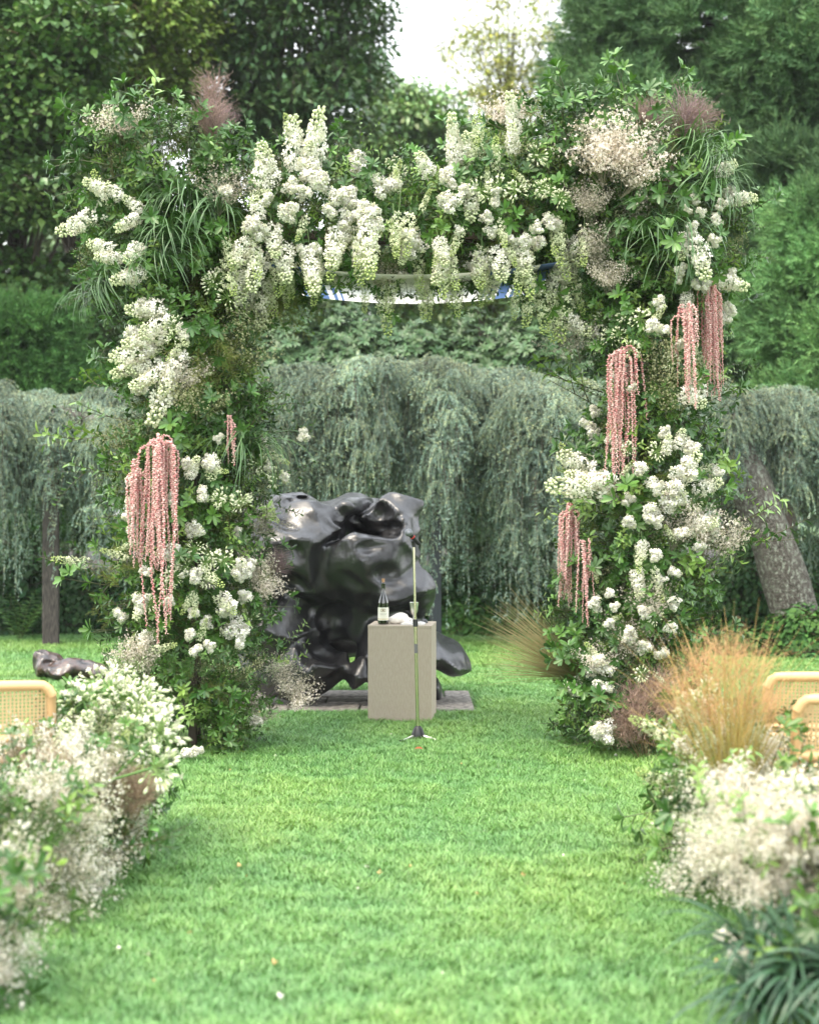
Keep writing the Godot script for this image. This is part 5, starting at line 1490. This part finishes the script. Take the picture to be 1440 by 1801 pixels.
# ------------------------------------------------------------------ pedestal and what stands on it
func build_table() -> void:
	var turn := -0.10
	var at := P(708, 900.5, 10.22) * Vector3(1, 0, 1)
	var w := 0.225
	var dp := 0.20
	var h := 0.70
	var p := thing("pedestal", at, "square grey-brown wooden pedestal between boulder and microphone stand", "pedestal", "", turn)
	var b := MB.new()
	box(b, Vector3(-w, 0, dp - 0.019), Vector3(w, h - 0.0195, dp), Color.WHITE, 0.0015)
	put("front_panel", mk([[b, M.oak]]), p)
	b = MB.new(); box(b, Vector3(-w, 0, -dp), Vector3(w, h - 0.0195, -dp + 0.019), Color.WHITE, 0.0015)
	put("rear_panel", mk([[b, M.oak]]), p)
	for s in [-1.0, 1.0]:
		b = MB.new(); box(b, Vector3(s * (w - 0.0105) - 0.0095, 0, -dp + 0.0195), Vector3(s * (w - 0.0105) + 0.0095, h - 0.0195, dp - 0.0195), Color.WHITE, 0.0015)
		put("side_panel", mk([[b, M.oak]]), p)
	b = MB.new(); box(b, Vector3(-w - 0.001, h - 0.019, -dp - 0.001), Vector3(w + 0.001, h, dp + 0.001), Color.WHITE, 0.0015)
	put("top_panel", mk([[b, M.oak]]), p)
	var top := func(px: float, depth: float) -> Vector3: return Vector3((px - 720.0) * depth / F, h + 0.0005, -depth)
	# wine bottle
	var bt := thing("wine_bottle", top.call(674, 10.12), "green wine bottle with pale label and cork, on the pedestal", "bottle")
	b = MB.new()
	lathe(b, PackedVector2Array([Vector2(0.0, 0.004), Vector2(0.03, 0.0), Vector2(0.037, 0.003), Vector2(0.0385, 0.012), Vector2(0.0385, 0.15), Vector2(0.036, 0.172), Vector2(0.026, 0.2), Vector2(0.017, 0.222), Vector2(0.0145, 0.24), Vector2(0.0138, 0.285), Vector2(0.0152, 0.287), Vector2(0.0152, 0.297), Vector2(0.0125, 0.299), Vector2(0.009, 0.297)]), 28, Color.WHITE)
	put("glass", mk([[b, M.bottle]]), bt)
	b = MB.new(); tube(b, PackedVector3Array([Vector3(0, 0.285, 0), Vector3(0, 0.325, 0)]), 0.0095, 0.0105, 14, Color.WHITE, true)
	put("cork", mk([[b, M.cork]]), bt)
	var im := Image.create(128, 128, false, Image.FORMAT_RGB8)
	im.fill(Color(0.86, 0.85, 0.79))
	im.fill_rect(Rect2i(44, 14, 40, 28), Color(0.55, 0.5, 0.4))
	im.fill_rect(Rect2i(48, 18, 32, 20), Color(0.82, 0.8, 0.72))
	im.fill_rect(Rect2i(58, 20, 12, 16), Color(0.5, 0.45, 0.36))
	im.fill_rect(Rect2i(34, 62, 60, 3), Color(0.5, 0.48, 0.44))
	im.fill_rect(Rect2i(42, 72, 44, 2), Color(0.6, 0.58, 0.52))
	im.fill_rect(Rect2i(0, 112, 128, 6), Color(0.72, 0.64, 0.36))
	var lm := StandardMaterial3D.new()
	lm.albedo_texture = ImageTexture.create_from_image(im)
	lm.roughness = 0.7
	b = MB.new()
	for k in 17:
		var a := deg_to_rad(-80 + k * 10)
		for y in [0.03, 0.122]:
			b.v(Vector3(sin(a) * 0.0391, y, cos(a) * 0.0391), Vector3(sin(a), 0, cos(a)), Color.WHITE)
			b.U.push_back(Vector2(k / 16.0, 1.0 if y < 0.1 else 0.0))
	for k in 16: b.t(k * 2, k * 2 + 1, k * 2 + 3); b.t(k * 2, k * 2 + 3, k * 2 + 2)
	put("label", mk([[b, lm]]), bt)
	# satin cloth bundle
	sdf_add.clear(); sdf_cut.clear()
	for e in [[0.0, 0.03, 0.0, 0.062, 0.036, 0.05], [0.055, 0.02, 0.0, 0.045, 0.021, 0.045], [-0.045, 0.022, 0.01, 0.04, 0.025, 0.04], [0.01, 0.045, -0.01, 0.04, 0.028, 0.035]]:
		sdf_add.push_back([Vector3(e[0], e[1], e[2]), Vector3(e[3], e[4], e[5]), 0.0])
	sdf_amp = 0.008; sdf_warp = 0.012; sdf_k = 0.02
	sdf_ridge.frequency = 14.0; sdf_noise.frequency = 9.0
	var m := nets(Vector3(-0.13, -0.002, -0.09), Vector3(0.14, 0.1, 0.09), 0.006, sdf)
	m.surface_set_material(0, M.satin)
	var o := put("cloth_bundle", m, self, Transform3D(Basis.IDENTITY, top.call(702, 10.18)))
	tag(o, "cream satin cloth bundle beside the bottle on the pedestal", "cloth")
	# goblet
	b = MB.new()
	lathe(b, PackedVector2Array([Vector2(0.0, 0.0), Vector2(0.028, 0.0), Vector2(0.03, 0.004), Vector2(0.012, 0.012), Vector2(0.006, 0.022), Vector2(0.007, 0.05), Vector2(0.01, 0.058), Vector2(0.018, 0.066), Vector2(0.026, 0.085), Vector2(0.028, 0.11), Vector2(0.034, 0.148), Vector2(0.0325, 0.148), Vector2(0.026, 0.11), Vector2(0.0, 0.075)]), 22, Color.WHITE)
	o = put("silver_goblet", mk([[b, M.silver]]), self, Transform3D(Basis.IDENTITY, top.call(728, 10.26)))
	tag(o, "small silver goblet behind the microphone stand, on the pedestal", "goblet")
	# open booklet and spectacles
	var bk := thing("open_booklet", top.call(722, 10.12) + Vector3(0.02, 0, 0), "open white booklet lying at the pedestal's front edge", "booklet", "", turn)
	for s in [-1.0, 1.0]:
		b = MB.new()
		for k in 6:
			var x0: float = 0.085 * k / 6.0
			var x1: float = 0.085 * (k + 1) / 6.0
			var y0: float = 0.004 + 0.012 * sin(PI * k / 6.0 * 0.9)
			var y1: float = 0.004 + 0.012 * sin(PI * (k + 1) / 6.0 * 0.9)
			var q := [Vector3(s * x0, y0, -0.055), Vector3(s * x1, y1, -0.055), Vector3(s * x1, y1, 0.055), Vector3(s * x0, y0, 0.055)]
			if s > 0: b.quad(q[0], q[1], q[2], q[3], Color.WHITE)
			else: b.quad(q[3], q[2], q[1], q[0], Color.WHITE)
			if s > 0: b.quad(q[3], q[2], Vector3(s * x1, 0.001, 0.055), Vector3(s * x0, 0.001, 0.055), Color.WHITE)
			else: b.quad(q[2], q[3], Vector3(s * x0, 0.001, 0.055), Vector3(s * x1, 0.001, 0.055), Color.WHITE)
		put("page", mk([[b, M.paper]]), bk)
	var sp := thing("spectacles", top.call(735, 10.06) + Vector3(0, 0.006, 0), "dark wire spectacles lying on the white booklet", "glasses", "", 0.2)
	for s in [-1.0, 1.0]:
		b = MB.new()
		var ring := PackedVector3Array()
		for k in 17: ring.push_back(Vector3(s * 0.032 + cos(TAU * k / 16) * 0.024, 0.022 + sin(TAU * k / 16) * 0.018, 0))
		tube(b, ring, 0.0013, 0.0013, 5, Color.WHITE)
		put("lens_rim", mk([[b, M.black]]), sp)
		b = MB.new()
		tube(b, PackedVector3Array([Vector3(s * 0.057, 0.026, 0), Vector3(s * 0.056, 0.02, -0.07), Vector3(s * 0.05, 0.004, -0.11)]), 0.0014, 0.0012, 5, Color.WHITE, true)
		put("temple", mk([[b, M.black]]), sp)
	b = MB.new(); tube(b, PackedVector3Array([Vector3(-0.009, 0.024, 0), Vector3(0, 0.028, 0.002), Vector3(0.009, 0.024, 0)]), 0.0014, 0.0014, 5, Color.WHITE)
	put("bridge", mk([[b, M.black]]), sp)
	b = MB.new()
	lathe(b, PackedVector2Array([Vector2(0, 0), Vector2(0.024, 0), Vector2(0.027, 0.006), Vector2(0.025, 0.017), Vector2(0.016, 0.028), Vector2(0, 0.032)]), 18, Color.WHITE)
	o = put("domed_case", mk([[b, flat(lin(0.05, 0.052, 0.056), 0.3)]]), self, Transform3D(Basis.IDENTITY, top.call(746, 10.24)))
	tag(o, "small dark domed case at the pedestal's rear right corner", "case")

func build_mic() -> void:
	var at := P(735, 900.5, 9.28) * Vector3(1, 0, 1)
	var p := thing("microphone_stand", at, "tall chrome microphone stand on three legs in front of the pedestal", "microphone stand")
	var b := MB.new()
	lathe(b, PackedVector2Array([Vector2(0, 0.012), Vector2(0.034, 0.012), Vector2(0.044, 0.022), Vector2(0.043, 0.05), Vector2(0.03, 0.085), Vector2(0.02, 0.1), Vector2(0.014, 0.104)]), 20, Color.WHITE)
	put("base_hub", mk([[b, M.black]]), p)
	for a in [205.0, -25.0, 95.0]:
		b = MB.new()
		var d := Vector3(cos(deg_to_rad(a)), 0, -sin(deg_to_rad(a)) if a != 205.0 else 0.75).normalized()
		tube(b, PackedVector3Array([d * 0.03 + Vector3(0, 0.042, 0), d * 0.13 + Vector3(0, 0.02, 0)]), 0.0085, 0.0085, 8, Color.WHITE, true)
		var lg := put("leg", mk([[b, M.silver]]), p)
		b = MB.new(); tube(b, PackedVector3Array([d * 0.128 + Vector3(0, 0.0205, 0), d * 0.15 + Vector3(0, 0.016, 0)]), 0.0105, 0.0105, 8, Color.WHITE, true)
		put("rubber_foot", mk([[b, M.black]]), lg)
	var lean := Vector3(-0.022, 1.0, 0.0)
	b = MB.new(); tube(b, PackedVector3Array([lean * 0.1, lean * 0.78]), 0.0115, 0.0115, 16, Color.WHITE, true)
	put("lower_tube", mk([[b, M.chrome]]), p)
	b = MB.new(); tube(b, PackedVector3Array([lean * 0.58, lean * 0.64]), 0.0122, 0.0122, 16, Color.WHITE, true)
	put("sticker", mk([[b, flat(lin(0.10, 0.10, 0.10), 0.4)]]), p)
	b = MB.new()
	tube(b, PackedVector3Array([lean * 0.752, lean * 0.765, lean * 0.8]), 0.0155, 0.0175, 16, Color.WHITE, true)
	put("clutch", mk([[b, M.black]]), p)
	b = MB.new(); tube(b, PackedVector3Array([lean * 0.79, lean * 1.275]), 0.0085, 0.0085, 14, Color.WHITE, true)
	put("upper_tube", mk([[b, M.chrome]]), p)
	b = MB.new(); tube(b, PackedVector3Array([lean * 1.27, lean * 1.3, lean * 1.315 + Vector3(-0.008, 0, 0.01)]), 0.011, 0.014, 12, Color.WHITE, true)
	put("clip", mk([[b, M.black]]), p)
	var ax := Vector3(-0.6, 0.68, 0.35).normalized()
	var mp := thing("microphone", at + lean * 1.318 - ax * 0.055 + Vector3(0, 0.012, 0.006), "black microphone with red ring and grey grille, clipped atop the stand", "microphone")
	b = MB.new(); tube(b, PackedVector3Array([Vector3.ZERO, ax * 0.05, ax * 0.088]), 0.012, 0.0165, 16, Color.WHITE, true)
	put("handle", mk([[b, M.black]]), mp)
	b = MB.new(); tube(b, PackedVector3Array([ax * 0.06, ax * 0.068]), 0.0165, 0.0167, 16, Color.WHITE, true)
	put("red_ring", mk([[b, M.red]]), mp)
	var ball_m := SphereMesh.new()
	ball_m.radius = 0.026; ball_m.height = 0.052; ball_m.radial_segments = 24; ball_m.rings = 12
	put("grille", ball_m, mp, Transform3D(Basis.IDENTITY, ax * 0.106), flat(lin(0.22, 0.23, 0.25), 0.45, 0.6))

func build_cloth() -> void:
	var im := Image.create(512, 64, false, Image.FORMAT_RGB8)
	im.fill(Color(0.93, 0.92, 0.90))
	for e in [0, 1]:
		for s in [[14, 26], [48, 7], [62, 7], [76, 20], [106, 7], [120, 4]]:
			var x: int = s[0] if e == 0 else 512 - s[0] - s[1]
			im.fill_rect(Rect2i(x, 0, s[1], 64), Color(0.36, 0.45, 0.63))
	var m := StandardMaterial3D.new()
	m.albedo_texture = ImageTexture.create_from_image(im)
	m.roughness = 0.8
	m.backlight_enabled = true; m.backlight = Color(1, 1, 1)
	m.cull_mode = BaseMaterial3D.CULL_DISABLED
	var b := MB.new()
	for j in 9:
		for k in 33:
			var a := -1.0 + k / 16.0
			var f := j / 8.0
			var y := 2.94 + 0.085 * a * a  + 0.02 * f
			b.v(Vector3(0.02 + a * 0.92, y, -8.62 - f * 1.35), Vector3(-0.32 * a, 1, 0).normalized(), Color.WHITE)
			b.U.push_back(Vector2(k / 32.0, f))
	for j in 8:
		for k in 32:
			var i := j * 33 + k
			b.t(i, i + 33, i + 34); b.t(i, i + 34, i + 1)
	var o := put("canopy_cloth", mk([[b, m]]), self)
	tag(o, "white cloth with blue stripes sagging under the arch beam", "cloth")

# ------------------------------------------------------------------ everything
func _ready() -> void:
	rng.seed = 20240917
	var cam := Camera3D.new()
	cam.name = "camera"
	var ca := CameraAttributesPhysical.new()
	ca.frustum_focal_length = 33.3
	ca.exposure_aperture = 1.25
	ca.frustum_focus_distance = 8.9
	cam.attributes = ca
	add_child(cam)
	cam.position = Vector3(0, EYE, 0)
	cam.fov = rad_to_deg(2.0 * atan(900.5 / F))
	cam.near = 0.1
	cam.far = 400.0
	cam.current = true
	var we := WorldEnvironment.new()
	we.name = "world"
	var env := Environment.new()
	env.background_mode = Environment.BG_SKY
	var sky := Sky.new()
	var sm := ProceduralSkyMaterial.new()
	sm.sky_top_color = Color(0.88, 0.905, 0.94)
	sm.sky_horizon_color = Color(0.97, 0.97, 0.965)
	sm.sky_curve = 0.2
	sm.ground_bottom_color = Color(0.25, 0.32, 0.2)
	sm.ground_horizon_color = Color(0.5, 0.55, 0.5)
	sm.sun_angle_max = 1.0
	sm.energy_multiplier = 1.0
	sky.sky_material = sm
	env.sky = sky
	env.background_energy_multiplier = 1.1
	env.tonemap_mode = Environment.TONE_MAPPER_LINEAR
	env.tonemap_exposure = 3.9
	env.fog_enabled = true
	env.fog_density = 0.0004
	env.fog_light_color = Color(0.97, 0.98, 1.0)
	env.sdfgi_enabled = true; env.ssao_enabled = true; env.ssil_enabled = true
	we.environment = env
	add_child(we)
	var sun := DirectionalLight3D.new()
	sun.name = "sun"
	sun.light_energy = 0.5
	sun.light_color = Color(1.0, 0.96, 0.9)
	sun.light_angular_distance = 25.0
	sun.shadow_enabled = true
	add_child(sun)
	sun.look_at_from_position(Vector3(-4, 10, 4), Vector3.ZERO)

	materials()
	var t0 := Time.get_ticks_msec()
	plant_kinds()
	build_ground()
	print("ground ", Time.get_ticks_msec() - t0)
	build_trees()
	print("trees ", Time.get_ticks_msec() - t0)
	build_cedar()
	print("cedar ", Time.get_ticks_msec() - t0)
	build_arch()
	print("arch ", Time.get_ticks_msec() - t0)
	build_boulder()
	print("boulder ", Time.get_ticks_msec() - t0)
	build_cloth()
	build_table()
	build_mic()
	build_aisle()
	var c := build_chair()
	c.position = P(-8, 900.5, 6.15) * Vector3(1, 0, 1); c.rotation.y = 0.25
	tag(c, "wooden cane-backed chair at the left edge of the photo", "chair", "cane chairs for guests")
	var c2 := c.duplicate()
	c2.name = "cane_chair_001"; add_child(c2, true)
	c2.position = P(1420, 900.5, 6.5) * Vector3(1, 0, 1); c2.rotation.y = -0.05
	tag(c2, "wooden cane-backed chair at right, the farther of the two beside the orange grass", "chair", "cane chairs for guests")
	var c3 := c.duplicate()
	c3.name = "cane_chair_002"; add_child(c3, true)
	c3.position = P(1480, 900.5, 5.75) * Vector3(1, 0, 1); c3.rotation.y = -0.05
	tag(c3, "wooden cane-backed chair at right, the nearer of the two, low behind the cream flowers", "chair", "cane chairs for guests")
	print("done ", Time.get_ticks_msec() - t0, " fov ", cam.fov)
